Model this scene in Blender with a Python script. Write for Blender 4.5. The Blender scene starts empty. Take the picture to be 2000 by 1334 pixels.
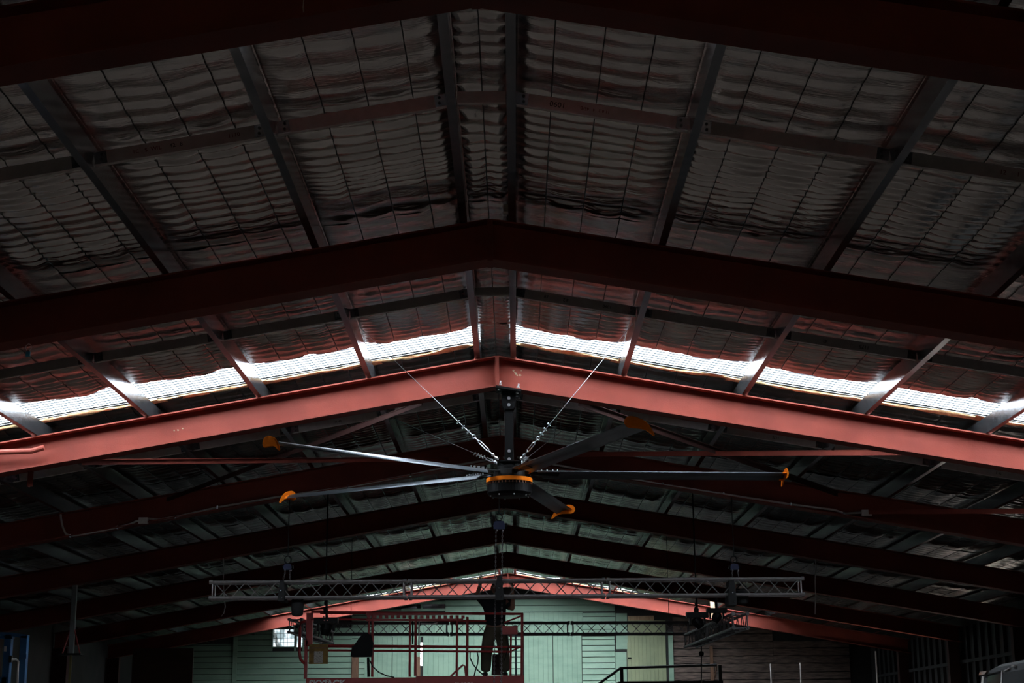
import bpy, math, random
import numpy as np
from mathutils import Vector, Matrix
random.seed(7)
rng = np.random.default_rng(7)
PI = math.pi
S = bpy.context.scene
COL = S.collection

# ---------------------------------------------------------------- camera, sky, exposure
CAM = Vector((0.21, 0.0, 1.6))
FPX = 3150.0
RIGHT = Vector((0.999972283, 0.00271697, -0.00693187))
UP = Vector((0.00737993, -0.23858776, 0.9710929))
FWD = Vector((-0.00098457, 0.97111714, 0.2386012))
cd = bpy.data.cameras.new('camera'); cam = bpy.data.objects.new('camera', cd); COL.objects.link(cam)
cd.sensor_width = 36.0; cd.lens = FPX * 36.0 / 2000.0; cd.clip_start = 0.05; cd.clip_end = 500
m = Matrix((RIGHT, UP, -FWD)).transposed().to_4x4(); m.translation = CAM
cam.matrix_world = m
S.camera = cam

SKY = 60.0
w = bpy.data.worlds.new('overcast_sky'); S.world = w; w.use_nodes = True
nt = w.node_tree; nt.nodes.clear()
o = nt.nodes.new('ShaderNodeOutputWorld'); bg = nt.nodes.new('ShaderNodeBackground')
tc = nt.nodes.new('ShaderNodeTexCoord'); sx = nt.nodes.new('ShaderNodeSeparateXYZ'); cr = nt.nodes.new('ShaderNodeValToRGB')
cr.color_ramp.elements[0].position = 0.0; cr.color_ramp.elements[0].color = (0.80, 0.86, 0.92, 1)
cr.color_ramp.elements[1].position = 1.0; cr.color_ramp.elements[1].color = (0.90, 0.96, 1.0, 1)
nt.links.new(tc.outputs['Generated'], sx.inputs[0]); nt.links.new(sx.outputs['Z'], cr.inputs[0])
nt.links.new(cr.outputs[0], bg.inputs[0]); bg.inputs[1].default_value = SKY
nt.links.new(bg.outputs[0], o.inputs[0])
S.view_settings.view_transform = 'Standard'; S.view_settings.look = 'None'
S.view_settings.exposure = 0.0; S.view_settings.gamma = 1.0
S.view_settings.use_curve_mapping = False
S.cycles.max_bounces = 7; S.cycles.diffuse_bounces = 4; S.cycles.glossy_bounces = 4
S.cycles.transparent_max_bounces = 12
S.cycles.sample_clamp_indirect = 3.0
S.cycles.caustics_reflective = False; S.cycles.caustics_refractive = False

BAY = 5.5
def YK(k): return (1.58034 + k) * BAY          # camera-side edge of rafter k
ZR = 1.6 + 0.84736 * BAY                        # top of the rafters at the ridge
SL = 0.17163                                    # roof slope
DEP, FLW = 0.39, 0.26                           # rafter depth, flange width
def zr(x): return ZR - abs(x) * SL
WX = 11.6                                       # side walls
YB = YK(8)                                      # back wall
YF = -9.0                                       # front wall, behind the camera
PURL = [-10.9, -9.55, -8.2, -6.85, -5.70, -4.33, -2.94, -1.57, -0.21, 0.17, 1.55, 3.05, 4.56, 6.05, 7.55, 9.05, 10.5]
PH = 0.2

def portal(name, loc, sx_, sy_, rot):
    l = bpy.data.lights.new(name, 'AREA'); l.shape = 'RECTANGLE'; l.size = sx_; l.size_y = sy_
    l.cycles.is_portal = True; l.energy = 1
    ob = bpy.data.objects.new(name, l); COL.objects.link(ob); ob.location = loc; ob.rotation_euler = rot
    return ob
STRIPS = [(YK(2) - 0.80, YK(2) + 0.42, 11.4), (YK(7) - 1.4, YK(7) + 0.30, 7.0), (YK(7) + 1.45, YK(7) + 2.8, 4.6)]
STRIPS = [(YK(0) + 0.32, YK(0) + 1.15, 1.56)] + STRIPS  # unseen strip added past the nearest rafter to brighten the struts
AS = math.atan(SL)
for a_, b_, hx in STRIPS:
    for s in (-1, 1):
        portal('skylight_portal', (s * hx / 2, (a_ + b_) / 2, zr(hx / 2) + 0.36), hx / math.cos(AS), b_ - a_, (0, s * AS, 0))
# the open doorway low in the side wall and the gateway behind the camera
DOOR_R = (41.0, 43.0, 0.0, 1.8)
DOOR_F = (-0.4, 0.4, 0.0, 2.0)
portal('doorway_portal', (WX + 0.25, (DOOR_R[0] + DOOR_R[1]) / 2, 0.9), 2.0, 1.8, (PI / 2, 0, PI / 2))
portal('gateway_portal', (0, YF - 0.25, 1.0), 0.8, 2.0, (-PI / 2, 0, PI))

def ray(px, py):
    return RIGHT * ((px - 1000) / FPX) - UP * ((py - 667) / FPX) + FWD
def at(px, py, Y):
    d = ray(px, py); return CAM + d * (Y / d.y)
def at_x(px, py, X):
    d = ray(px, py); return CAM + d * ((X - CAM.x) / d.x)
def ppm(Y):                                     # picture pixels per metre at distance Y
    return FPX / (Y * 0.98)

# ---------------------------------------------------------------- materials
def srgb(r, g, b):
    f = lambda c: c / 255 / 12.92 if c / 255 <= 0.04045 else ((c / 255 + 0.055) / 1.055) ** 2.4
    return (f(r), f(g), f(b), 1)
def mat(name, c1, c2=None, rough=0.6, metal=0.0, scale=3.0, stretch=(1, 1, 1), bump=0.0, bscale=None, bstretch=None, spec=0.5, lo=0.35, hi=0.65, detail=6, rough2=None):
    m = bpy.data.materials.new(name); m.use_nodes = True
    nt = m.node_tree; p = nt.nodes['Principled BSDF']; L = nt.links.new
    p.inputs['Metallic'].default_value = metal; p.inputs['Roughness'].default_value = rough
    p.inputs['Specular IOR Level'].default_value = spec
    c2 = c2 or tuple(v * 0.75 for v in c1[:3]) + (1,)
    tc = nt.nodes.new('ShaderNodeTexCoord'); mp = nt.nodes.new('ShaderNodeMapping'); mp.inputs['Scale'].default_value = stretch
    L(tc.outputs['Object'], mp.inputs[0])
    n = nt.nodes.new('ShaderNodeTexNoise'); n.inputs['Scale'].default_value = scale; n.inputs['Detail'].default_value = detail
    L(mp.outputs[0], n.inputs['Vector'])
    r = nt.nodes.new('ShaderNodeValToRGB'); r.color_ramp.elements[0].position = lo; r.color_ramp.elements[1].position = hi
    r.color_ramp.elements[0].color = c2; r.color_ramp.elements[1].color = c1
    L(n.outputs['Fac'], r.inputs[0]); L(r.outputs[0], p.inputs['Base Color'])
    if rough2 is not None:
        mr = nt.nodes.new('ShaderNodeMapRange'); mr.inputs['To Min'].default_value = rough; mr.inputs['To Max'].default_value = rough2
        L(n.outputs['Fac'], mr.inputs[0]); L(mr.outputs[0], p.inputs['Roughness'])
    if bump:
        mp2 = nt.nodes.new('ShaderNodeMapping'); mp2.inputs['Scale'].default_value = bstretch or stretch
        L(tc.outputs['Object'], mp2.inputs[0])
        n2 = nt.nodes.new('ShaderNodeTexNoise'); n2.inputs['Scale'].default_value = bscale or scale * 5; n2.inputs['Detail'].default_value = 5
        L(mp2.outputs[0], n2.inputs['Vector'])
        b = nt.nodes.new('ShaderNodeBump'); b.inputs['Strength'].default_value = bump; b.inputs['Distance'].default_value = 0.02
        L(n2.outputs['Fac'], b.inputs['Height']); L(b.outputs[0], p.inputs['Normal'])
    return m
RED = mat('red_oxide_paint', (0.225, 0.045, 0.031, 1), (0.18, 0.036, 0.026, 1), rough=0.62, scale=2.2, spec=0.2, bump=0.05, bscale=60)
REDB = mat('red_machine_paint', (0.42, 0.035, 0.035, 1), (0.34, 0.028, 0.03, 1), rough=0.45, scale=5)
GALV = mat('galvanised_steel', (0.27, 0.28, 0.30, 1), (0.21, 0.22, 0.24, 1), rough=0.16, metal=0.97, scale=9, rough2=0.28)
STRUT = mat('pale_galvanised_strut', (0.88, 0.83, 0.84, 1), (0.78, 0.73, 0.74, 1), rough=0.6, metal=0.0, scale=14)
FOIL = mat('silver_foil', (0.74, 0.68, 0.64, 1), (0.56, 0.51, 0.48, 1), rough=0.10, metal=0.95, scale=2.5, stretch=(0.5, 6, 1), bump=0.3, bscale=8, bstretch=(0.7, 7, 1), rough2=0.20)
FOIL_DIM = mat('shade_darkened_foil', (0.42, 0.40, 0.37, 1), (0.28, 0.265, 0.25, 1), rough=0.16, metal=0.95, scale=2.5, stretch=(0.5, 6, 1), bump=0.3, bscale=8, bstretch=(0.7, 7, 1), rough2=0.26)  # same foil darkened: the far bays' shade is put into its colour
ROOFM = mat('dark_roof_sheet', (0.05, 0.05, 0.05, 1), rough=0.8)
BATT = mat('torn_insulation', (0.62, 0.42, 0.22, 1), (0.30, 0.19, 0.09, 1), rough=0.9, scale=14)
WIRE = mat('dark_wire', (0.05, 0.05, 0.05, 1), rough=0.6)
STEEL = mat('bright_steel', (0.82, 0.84, 0.88, 1), (0.62, 0.64, 0.68, 1), rough=0.28, metal=0.85, scale=30)
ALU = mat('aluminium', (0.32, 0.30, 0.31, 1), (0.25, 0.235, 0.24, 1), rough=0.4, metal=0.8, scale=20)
BLADE = mat('anodised_blade', (0.20, 0.22, 0.25, 1), (0.17, 0.19, 0.215, 1), rough=0.42, metal=0.9, scale=4)
ORANGE = mat('orange_plastic', (0.88, 0.21, 0.015, 1), (0.80, 0.185, 0.013, 1), rough=0.7, scale=10, spec=0.0)
BLACK = mat('black_paint', (0.005, 0.005, 0.0055, 1), (0.0035, 0.0035, 0.004, 1), rough=0.5, scale=8, spec=0.12)
BLACKC = mat('black_cloth', (0.012, 0.012, 0.013, 1), rough=0.9, scale=12)
CONC = mat('concrete_floor', (0.070, 0.053, 0.042, 1), (0.048, 0.037, 0.030, 1), rough=0.7, scale=0.8, bump=0.2)
YARD = mat('pale_yard', (0.42, 0.36, 0.29, 1), (0.33, 0.28, 0.22, 1), rough=0.95, scale=0.4)
WALLD = mat('dark_wall_lining', (0.035, 0.032, 0.03, 1), (0.02, 0.02, 0.02, 1), rough=0.85, scale=1.5)
GREEN = mat('mint_green_paint', (0.33, 0.49, 0.36, 1), (0.26, 0.41, 0.30, 1), rough=0.6, scale=1.6, stretch=(1, 1, 3), lo=0.3, hi=0.6, bump=0.1)
GREENY = mat('yellow_green_paint', (0.34, 0.38, 0.22, 1), (0.27, 0.32, 0.19, 1), rough=0.65, scale=1.6)
WOOD = mat('old_timber', (0.26, 0.19, 0.16, 1), (0.10, 0.075, 0.065, 1), rough=0.85, scale=3, stretch=(1, 1, 7), bump=0.6, bscale=9, bstretch=(1, 1, 9))
WOODL = mat('pale_timber', (0.52, 0.36, 0.22, 1), (0.40, 0.26, 0.15, 1), rough=0.75, scale=5, stretch=(6, 6, 1))
WOODP = mat('brown_post', (0.24, 0.13, 0.08, 1), rough=0.8, scale=5, stretch=(6, 6, 1))
BLUE = mat('blue_machine_paint', (0.004, 0.075, 0.19, 1), (0.003, 0.055, 0.15, 1), rough=0.5, scale=6)
BLUED = mat('dark_blue_paint', (0.006, 0.010, 0.05, 1), rough=0.7, scale=8)
CONDUIT = mat('grey_conduit', (0.62, 0.58, 0.57, 1), (0.52, 0.48, 0.47, 1), rough=0.5, scale=10)
WHITE = mat('white_plastic', (0.80, 0.76, 0.74, 1), (0.66, 0.62, 0.60, 1), rough=0.55, scale=15)
INKR = mat('red_ink', (0.25, 0.02, 0.02, 1), rough=0.6)
INKB = mat('black_ink', (0.01, 0.01, 0.012, 1), rough=0.6)
YELL = mat('yellowed_board', (0.30, 0.17, 0.035, 1), (0.16, 0.085, 0.02, 1), rough=0.7, scale=8)
PAPER = mat('printed_paper', (0.55, 0.50, 0.44, 1), (0.25, 0.22, 0.20, 1), rough=0.8, scale=60, lo=0.4, hi=0.5)
SKIN = mat('skin', (0.40, 0.19, 0.13, 1), rough=0.6)
TSHIRT = mat('black_shirt_cloth', (0.014, 0.015, 0.019, 1), rough=0.9, bump=0.3, bscale=15)
PANTS = mat('dark_olive_cloth', (0.10, 0.085, 0.055, 1), (0.07, 0.06, 0.04, 1), rough=0.9, bump=0.3, bscale=15)
HAIR = mat('dark_hair', (0.02, 0.014, 0.01, 1), rough=0.8)
VAN = mat('faded_van_paint', (0.075, 0.078, 0.080, 1), (0.055, 0.058, 0.06, 1), spec=0.08, rough=0.8, scale=2)
RUST = mat('rusty_paint', (0.28, 0.12, 0.07, 1), (0.42, 0.38, 0.34, 1), rough=0.8, scale=12)
GLASS = mat('dark_glass', (0.01, 0.012, 0.013, 1), rough=0.08)
RUBBER = mat('rubber', (0.015, 0.015, 0.015, 1), rough=0.85)
REDLED = mat('red_mark', (0.45, 0.12, 0.11, 1), rough=0.5)
CYAN = mat('light_blue_plastic', (0.06, 0.42, 0.62, 1), rough=0.4)

# translucent corrugated roof sheet: lets the sky through, with the flanks' shading painted in as dark bands
def skylight_mat():
    m = bpy.data.materials.new('translucent_sheet'); m.use_nodes = True
    nt = m.node_tree; nt.nodes.clear(); L = nt.links.new
    out = nt.nodes.new('ShaderNodeOutputMaterial'); mix = nt.nodes.new('ShaderNodeMixShader')
    tr = nt.nodes.new('ShaderNodeBsdfTransparent'); tl = nt.nodes.new('ShaderNodeBsdfTranslucent')
    g = nt.nodes.new('ShaderNodeTexCoord'); s = nt.nodes.new('ShaderNodeSeparateXYZ'); a = nt.nodes.new('ShaderNodeMath'); a.operation = 'PINGPONG'; a.inputs[1].default_value = 0.06
    r = nt.nodes.new('ShaderNodeValToRGB')
    r.color_ramp.elements[0].position = 0.023; r.color_ramp.elements[0].color = (0.60, 0.62, 0.64, 1)
    r.color_ramp.elements[1].position = 0.027; r.color_ramp.elements[1].color = (0.0085, 0.0098, 0.0108, 1)
    L(g.outputs['Object'], s.inputs[0]); L(s.outputs['Y'], a.inputs[0]); L(a.outputs[0], r.inputs[0]); L(r.outputs[0], tr.inputs[0])
    tl.inputs[0].default_value = (0.55, 0.6, 0.62, 1)
    mix.inputs[0].default_value = 0.0
    L(tr.outputs[0], mix.inputs[1]); L(tl.outputs[0], mix.inputs[2]); L(mix.outputs[0], out.inputs[0])
    return m
SKYL = skylight_mat()

# ---------------------------------------------------------------- mesh helpers
class MB:
    def __init__(s): s.v = []; s.f = []; s.cuts = []
    def add(s, vs, fs):
        n = len(s.v); s.cuts.append((n, len(s.f))); s.v += [tuple(v) for v in vs]; s.f += [tuple(i + n for i in f) for f in fs]; return s
    def box(s, c, d, M=None):
        vs = [Vector(((i & 1) - .5, ((i >> 1) & 1) - .5, ((i >> 2) & 1) - .5)) for i in range(8)]
        vs = [Vector((v.x * d[0], v.y * d[1], v.z * d[2])) for v in vs]
        if M: vs = [M @ v for v in vs]
        return s.add([v + Vector(c) for v in vs], [(0, 2, 3, 1), (4, 5, 7, 6), (0, 1, 5, 4), (2, 6, 7, 3), (0, 4, 6, 2), (1, 3, 7, 5)])
    def bb(s, x0, x1, y0, y1, z0, z1): return s.box(((x0 + x1) / 2, (y0 + y1) / 2, (z0 + z1) / 2), (abs(x1 - x0), abs(y1 - y0), abs(z1 - z0)))
    def bar(s, a, b, wd, ht, up=(0, 0, 1)):      # rectangular bar from a to b
        a, b = Vector(a), Vector(b); d = (b - a); l = d.length; d.normalize()
        u = Vector(up); u = (u - d * u.dot(d))
        if u.length < 1e-4: u = Vector((1, 0, 0)); u = u - d * u.dot(d)
        u.normalize(); r = d.cross(u); M = Matrix((r, d, u)).transposed()
        return s.box((a + b) / 2, (wd, l, ht), M)
    def tube(s, pts, r, n=8, close=True, rs=None):
        pts = [Vector(p) for p in pts]; rings = []
        for i, p in enumerate(pts):
            d = (pts[min(i + 1, len(pts) - 1)] - pts[max(i - 1, 0)]).normalized()
            u = Vector((0, 0, 1)) if abs(d.z) < .9 else Vector((1, 0, 0))
            u = (u - d * u.dot(d)).normalized(); q = d.cross(u); rr = rs[i] if rs else r
            rings.append([p + (u * math.cos(2 * PI * k / n) + q * math.sin(2 * PI * k / n)) * rr for k in range(n)])
        vs = [v for R in rings for v in R]; fs = []
        for i in range(len(pts) - 1):
            for k in range(n): fs.append((i * n + k, i * n + (k + 1) % n, (i + 1) * n + (k + 1) % n, (i + 1) * n + k))
        if close: fs += [tuple(range(n))[::-1], tuple((len(pts) - 1) * n + k for k in range(n))]
        return s.add(vs, fs)
    def cyl(s, a, b, r, n=12, r2=None): return s.tube([a, b], r, n, rs=[r, r2 if r2 is not None else r])
    def lathe(s, c, prof, n=32):                 # profile (r, z) about the vertical through c
        c = Vector(c); vs = []; fs = []
        for r, z in prof:
            vs += [c + Vector((r * math.cos(2 * PI * k / n), r * math.sin(2 * PI * k / n), z)) for k in range(n)]
        for i in range(len(prof) - 1):
            for k in range(n): fs.append((i * n + k, i * n + (k + 1) % n, (i + 1) * n + (k + 1) % n, (i + 1) * n + k))
        fs += [tuple(range(n))[::-1], tuple((len(prof) - 1) * n + k for k in range(n))]
        return s.add(vs, fs)
    def prism(s, poly, a, b, M=None):            # poly in (u, v) extruded along third axis from a to b; M maps (u, v, t)
        n = len(poly); vs = [Vector((u, v, a)) for u, v in poly] + [Vector((u, v, b)) for u, v in poly]
        if M: vs = [M @ v for v in vs]
        return s.add(vs, [tuple(range(n))[::-1], tuple(range(n, 2 * n))] + [(i, (i + 1) % n, n + (i + 1) % n, n + i) for i in range(n)])
    def ball(s, c, r, n=10, sc=(1, 1, 1)):
        c = Vector(c); prof = []
        vs = []; fs = []; m_ = n // 2 + 1
        for i in range(m_ + 1):
            t = PI * i / m_
            for k in range(n): vs.append(c + Vector((r * sc[0] * math.sin(t) * math.cos(2 * PI * k / n), r * sc[1] * math.sin(t) * math.sin(2 * PI * k / n), r * sc[2] * math.cos(t))))
        for i in range(m_):
            for k in range(n): fs.append((i * n + k, (i + 1) * n + k, (i + 1) * n + (k + 1) % n, i * n + (k + 1) % n))
        return s.add(vs, fs)
    def mesh(s, name, mt, smooth=False):
        me = bpy.data.meshes.new(name); me.from_pydata(s.v, [], s.f)
        me.materials.append(mt)
        if smooth: me.polygons.foreach_set('use_smooth', [True] * len(me.polygons))
        me.update(); return me
    def each(s, name, mt, parent=None, smooth=False, **kw):   # every added piece becomes an object of its own
        out = []; cuts = s.cuts + [(len(s.v), len(s.f))]
        for (a, fa), (b, fb) in zip(cuts[:-1], cuts[1:]):
            m_ = MB(); m_.v = s.v[a:b]; m_.f = [tuple(i - a for i in f) for f in s.f[fa:fb]]
            out.append(m_.obj(name, mt, parent, smooth, **kw))
        return out
    def obj(s, name, mt, parent=None, smooth=False, **kw):
        return link(name, s.mesh(name, mt, smooth), parent, **kw)
def link(name, data, parent=None, label=None, cat=None, group=None, kind=None):
    ob = bpy.data.objects.new(name, data); COL.objects.link(ob)
    if parent is not None:
        ob.parent = parent; ob.matrix_parent_inverse = parent.matrix_world.inverted() if False else Matrix.Translation(-parent.location) if parent_world(parent) is None else Matrix.Translation(-parent_world(parent))
    if label: ob['label'] = label
    if cat: ob['category'] = cat
    if group: ob['group'] = group
    if kind: ob['kind'] = kind
    return ob
def parent_world(p):                             # parents are only ever translated
    t = Vector(p.location)
    q = p
    while q.parent is not None:
        t = q.matrix_parent_inverse.translation + t + Vector((0, 0, 0))
        q = q.parent; t = t + Vector(q.location)
    return t
def thing(name, label, cat, loc=(0, 0, 0), group=None):
    ob = link(name, None, None, label, cat, group); ob.location = loc; ob.empty_display_size = 0.1
    return ob
def struct(name, mb=None, mt=None, parent=None):
    ob = mb.obj(name, mt, parent) if mb else link(name, None, parent)
    ob['kind'] = 'structure'; return ob

# ================================================================ SETTING
struct('floor', MB().bb(-WX, WX, YF, YB, -0.1, 0), CONC)
struct('floor_darkener', MB().bb(-9.5, 9.5, 27.5, 51.5, 0.001, 0.02), mat('black_darkener', (0.010, 0.010, 0.010, 1), rough=0.8))  # unseen black sheet added to darken what the far foil reflects
struct('ground', MB().bb(-60, 60, -60, 110, -0.3, -0.12), YARD)

# ---- roof: ceiling > roof_sheet, foil_panel (> mesh_wire), skylight_sheet, insulation_edge, bridging_strut
ceiling = struct('ceiling')
RIDGE = 0.0
def roof_slab(y0, y1, x0, x1):                   # opaque outer sheets, one slab a side
    mb = MB()
    for s in (-1, 1):
        a, b = (max(0, s * x0 if s > 0 else -x1), s * x1 if s > 0 else -x0)
        if b <= a: continue
        z0, z1 = ZR + .30 - a * SL, ZR + .30 - b * SL
        vs = [(s * a, y0, z0), (s * b, y0, z1), (s * b, y1, z1), (s * a, y1, z0)]
        vs += [(x, y, z + .04) for x, y, z in vs]
        mb.add(vs, [(0, 1, 2, 3), (7, 6, 5, 4), (0, 4, 5, 1), (1, 5, 6, 2), (2, 6, 7, 3), (3, 7, 4, 0)])
    mb.obj('roof_sheet', ROOFM, ceiling)
EX = WX + 0.3
ys = [YF - .3] + [v for a, b, h in STRIPS for v in (a, b)] + [YB + .3]
for i in range(0, len(ys), 2): roof_slab(ys[i], ys[i + 1], -EX, EX)
for a, b, h in STRIPS:
    roof_slab(a, b, -EX, -h); roof_slab(a, b, h, EX)

def smoothnoise(n, cells, r):                    # 1-D smooth noise, n samples
    k = r.normal(size=cells + 3); t = np.linspace(0, cells, n); i = t.astype(int); f = t - i; f = f * f * (3 - 2 * f)
    return k[i] * (1 - f) + k[i + 1] * f
def grid_obj(name, X, Y, Z, mt, parent):
    n, m_ = X.shape
    me = bpy.data.meshes.new(name)
    co = np.stack([X, Y, Z], -1).reshape(-1, 3).astype(np.float32)
    idx = np.arange(n * m_).reshape(n, m_)
    q = np.stack([idx[:-1, :-1], idx[:-1, 1:], idx[1:, 1:], idx[1:, :-1]], -1).reshape(-1, 4)
    me.vertices.add(len(co)); me.vertices.foreach_set('co', co.ravel())
    me.loops.add(q.size); me.loops.foreach_set('vertex_index', q.ravel().astype(np.int32))
    me.polygons.add(len(q)); me.polygons.foreach_set('loop_start', np.arange(0, q.size, 4, dtype=np.int32))
    me.polygons.foreach_set('loop_total', np.full(len(q), 4, dtype=np.int32))
    me.polygons.foreach_set('use_smooth', np.ones(len(q), dtype=bool))
    me.materials.append(mt); me.update(calc_edges=True)
    return link(name, me, parent)

def foil(xa, xb, y0, y1, nw, dense, rag0=False, rag1=False):
    """pillowed foil between two purlins, held up by nw lengthwise wires, folded crosswise"""
    r = rng
    ncol = (nw + 1) * (6 if dense > 1 else 4) + 1
    L = y1 - y0
    P = 0.21
    nrow = int(L / P * (10 if dense > 1 else 6)) + 2
    u = np.linspace(0, 1, ncol); t = np.linspace(0, 1, nrow)
    # seams where the folds end: lengthwise, and a flat lap near the middle strut
    U, T = np.meshgrid(u, t)
    Yv = y0 + T * L
    X = xa + (xb - xa) * U
    # fold phase: folds wander a little across the panel and differ from cell to cell
    low = np.clip((((Yv[:, 0] / BAY - .58034) % 1.0) - .50) / .06, 0, 1)      # tighter folds beyond the strut
    base = np.cumsum(np.clip((0.75 + 0.4 * low) * (1 + 0.30 * smoothnoise(nrow, max(3, int(L / .5)), r)), .4, 1.8)); base = base / base[-1] * (L / P)
    wander = np.stack([smoothnoise(nrow, max(3, int(L / .9)), r) for _ in range(nw + 3)], 1)
    cell = U * (nw + 1); ci = np.clip(cell.astype(int), 0, nw); cf = cell - ci
    g = np.take_along_axis(np.repeat(wander, 1, 1), ci, 1) * (1 - cf) + np.take_along_axis(wander, ci + 1, 1) * cf
    ph = base[:, None] + 0.16 * g + 0.10 * np.sin(PI * cf)
    fr = ph % 1.0; A_ = 0.68
    scal = np.where(fr < A_, fr / A_, 1 - (fr - A_) / (1 - A_))             # sharp creases, round bellies
    mag = 0.5 + 0.5 * np.clip(0.9 + 0.5 * smoothnoise(nrow, max(3, int(L / .6)), r), 0, 1.6)
    pil = 0.55 + 0.45 * np.sin(PI * cf) ** 0.6
    amp = (0.024 + 0.014 * low[:, None]) * (0.8 if y0 > YK(1) else 1.0) * mag[:, None] * pil
    big = 0.012 * np.stack([smoothnoise(nrow, max(3, int(L / .8)), r) for _ in range(nw + 2)], 1)
    bigv = np.take_along_axis(big, ci, 1)
    sag = 0.014 * np.sin(PI * U) + 0.006 * np.sin(PI * cf)
    edge = np.minimum(1, 6 * np.minimum(U, 1 - U))
    Z = ZR + 0.250 - np.abs(X) * SL - sag - edge * (amp * (1 - scal) + bigv * pil * 0.5)
    fine = 0.0015 * r.normal(size=Z.shape); Z = Z + fine * edge
    if rag0: Z = Z + 0.035 * np.clip(1 - (Yv - y0) / .3, 0, 1)
    if rag0: Yv = Yv + (0.09 * (smoothnoise(ncol, 5, r)[None, :] * .5 + 0.35 * np.sin(PI * u * 1.3)[None, :])) * np.clip(1 - (Yv - y0) / .4, 0, 1)
    if rag1:
        Z = Z + (scal - 1) * -0.5 * amp * edge * np.clip(1 - (y1 - Yv) / .3, 0, 1)
        dr = smoothnoise(ncol, 4, r)[None, :] * 0.05 + 0.06 * np.sin(PI * u)[None, :]
        Yv = Yv + dr * np.clip(1 - (y1 - Yv) / .4, 0, 1)
        Z = Z - 0.015 * np.clip(1 - (y1 - Yv) / .25, 0, 1)
    ob = grid_obj('foil_panel', X, Yv, Z, FOIL_DIM if y0 > YK(2) else FOIL, ceiling)
    mb = MB()
    for k in range(1, nw + 1):
        x = xa + (xb - xa) * k / (nw + 1); j = int(round(k / (nw + 1) * (ncol - 1)))
        pts = [(x, float(Yv[i, j]), float(Z[i, j]) - .006) for i in range(0, nrow, 3)]
        mb.tube(pts, 0.0042, 4, close=False)
    if nw and dense: mb.obj('mesh_wire', WIRE, ob, kind='stuff')

def segs(y0, y1, x):                             # cut [y0, y1] by the skylight strips that reach x
    out = [(y0, y1, False, False)]
    for a, b, h in STRIPS:
        if abs(x) > h: continue
        nx = []
        for p, q, r0, r1 in out:
            if b <= p or a >= q: nx.append((p, q, r0, r1)); continue
            if a > p + .05: nx.append((p, a, r0, True))
            if b < q - .05: nx.append((b, q, True, r1))
        out = nx
    return out
edges = [-WX + 0.02] + PURL + [WX - 0.02]
for k in range(-3, 8):
    ya = YK(k) + (0.13 if k > -3 else 0.4 + 0); yb = YK(k + 1) + 0.13
    if k == 7: yb = YB - 0.02
    for i in range(len(edges) - 1):
        xa, xb = edges[i], edges[i + 1]
        xm = (xa + xb) / 2
        ridge = xa < 0 < xb
        if k < 0: vis = 0
        else:
            half = 1000 / ppm(yb) + 1.5
            vis = 2 if abs(xm) < half and k <= 3 else 1
        for p, q, r0, r1 in segs(ya, yb, xm):
            if k < -1 and not ridge and (q - p) > 1 and False: continue
            foil(xa, xb, p, q, 1 if ridge else (3 if vis else 1), vis, r0, r1)

def sky_sheet(xa, xb, y0, y1):
    n = int((y1 - y0) / 0.12 * 8); t = np.linspace(0, 1, n + 1); Yv = y0 + t * (y1 - y0)
    zc = 0.006 * np.cos(2 * PI * Yv / 0.12)
    xs = [xa, 0.0, xb] if xa < 0 < xb else [xa, xb]
    X, YY = np.meshgrid(np.array(xs), Yv); Z = ZR + .30 - np.abs(X) * SL + zc[:, None]
    grid_obj('skylight_sheet', X, YY, Z, SKYL, ceiling)
def batt(xa, xb, y):                             # torn tan edge of the blanket beyond the strip
    n = 24; u = np.linspace(0, 1, n); rows = []
    a = smoothnoise(n, 6, rng); b = smoothnoise(n, 9, rng)
    X = np.stack([xa + (xb - xa) * u] * 4); Z0 = ZR - np.abs(X[0]) * SL
    Y = np.stack([np.full(n, y) + .02 * b, np.full(n, y - .03) + .03 * a, np.full(n, y - .02) + .03 * b, np.full(n, y + .06)])
    Z = np.stack([Z0 + .30, Z0 + .292 + .005 * b, Z0 + .275 - .006 * a, Z0 + .262])
    grid_obj('insulation_edge', X, Y, Z, BATT, ceiling)
for a, b, h in STRIPS:
    for i in range(len(edges) - 1):
        xa, xb = edges[i], edges[i + 1]
        if abs((xa + xb) / 2) > h: continue
        if xa < 0 < xb:                          # the ridge is capped, not glazed
            mb = MB()
            for s_, e in ((-1, xa), (1, xb)):
                vs = [(0, a, ZR + .28), (e, a, ZR + .28 - abs(e) * SL), (e, b, ZR + .28 - abs(e) * SL), (0, b, ZR + .28)]
                mb.add(vs + [(x, y, z + .03) for x, y, z in vs], [(0, 1, 2, 3), (7, 6, 5, 4), (0, 4, 5, 1), (1, 5, 6, 2), (2, 6, 7, 3), (3, 7, 4, 0)])
            mb.obj('ridge_cap', ROOFM, ceiling); foil(xa, xb, a, b, 1, 1); continue
        sky_sheet(xa, xb, a, b); batt(xa, xb, b - .01)

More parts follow.
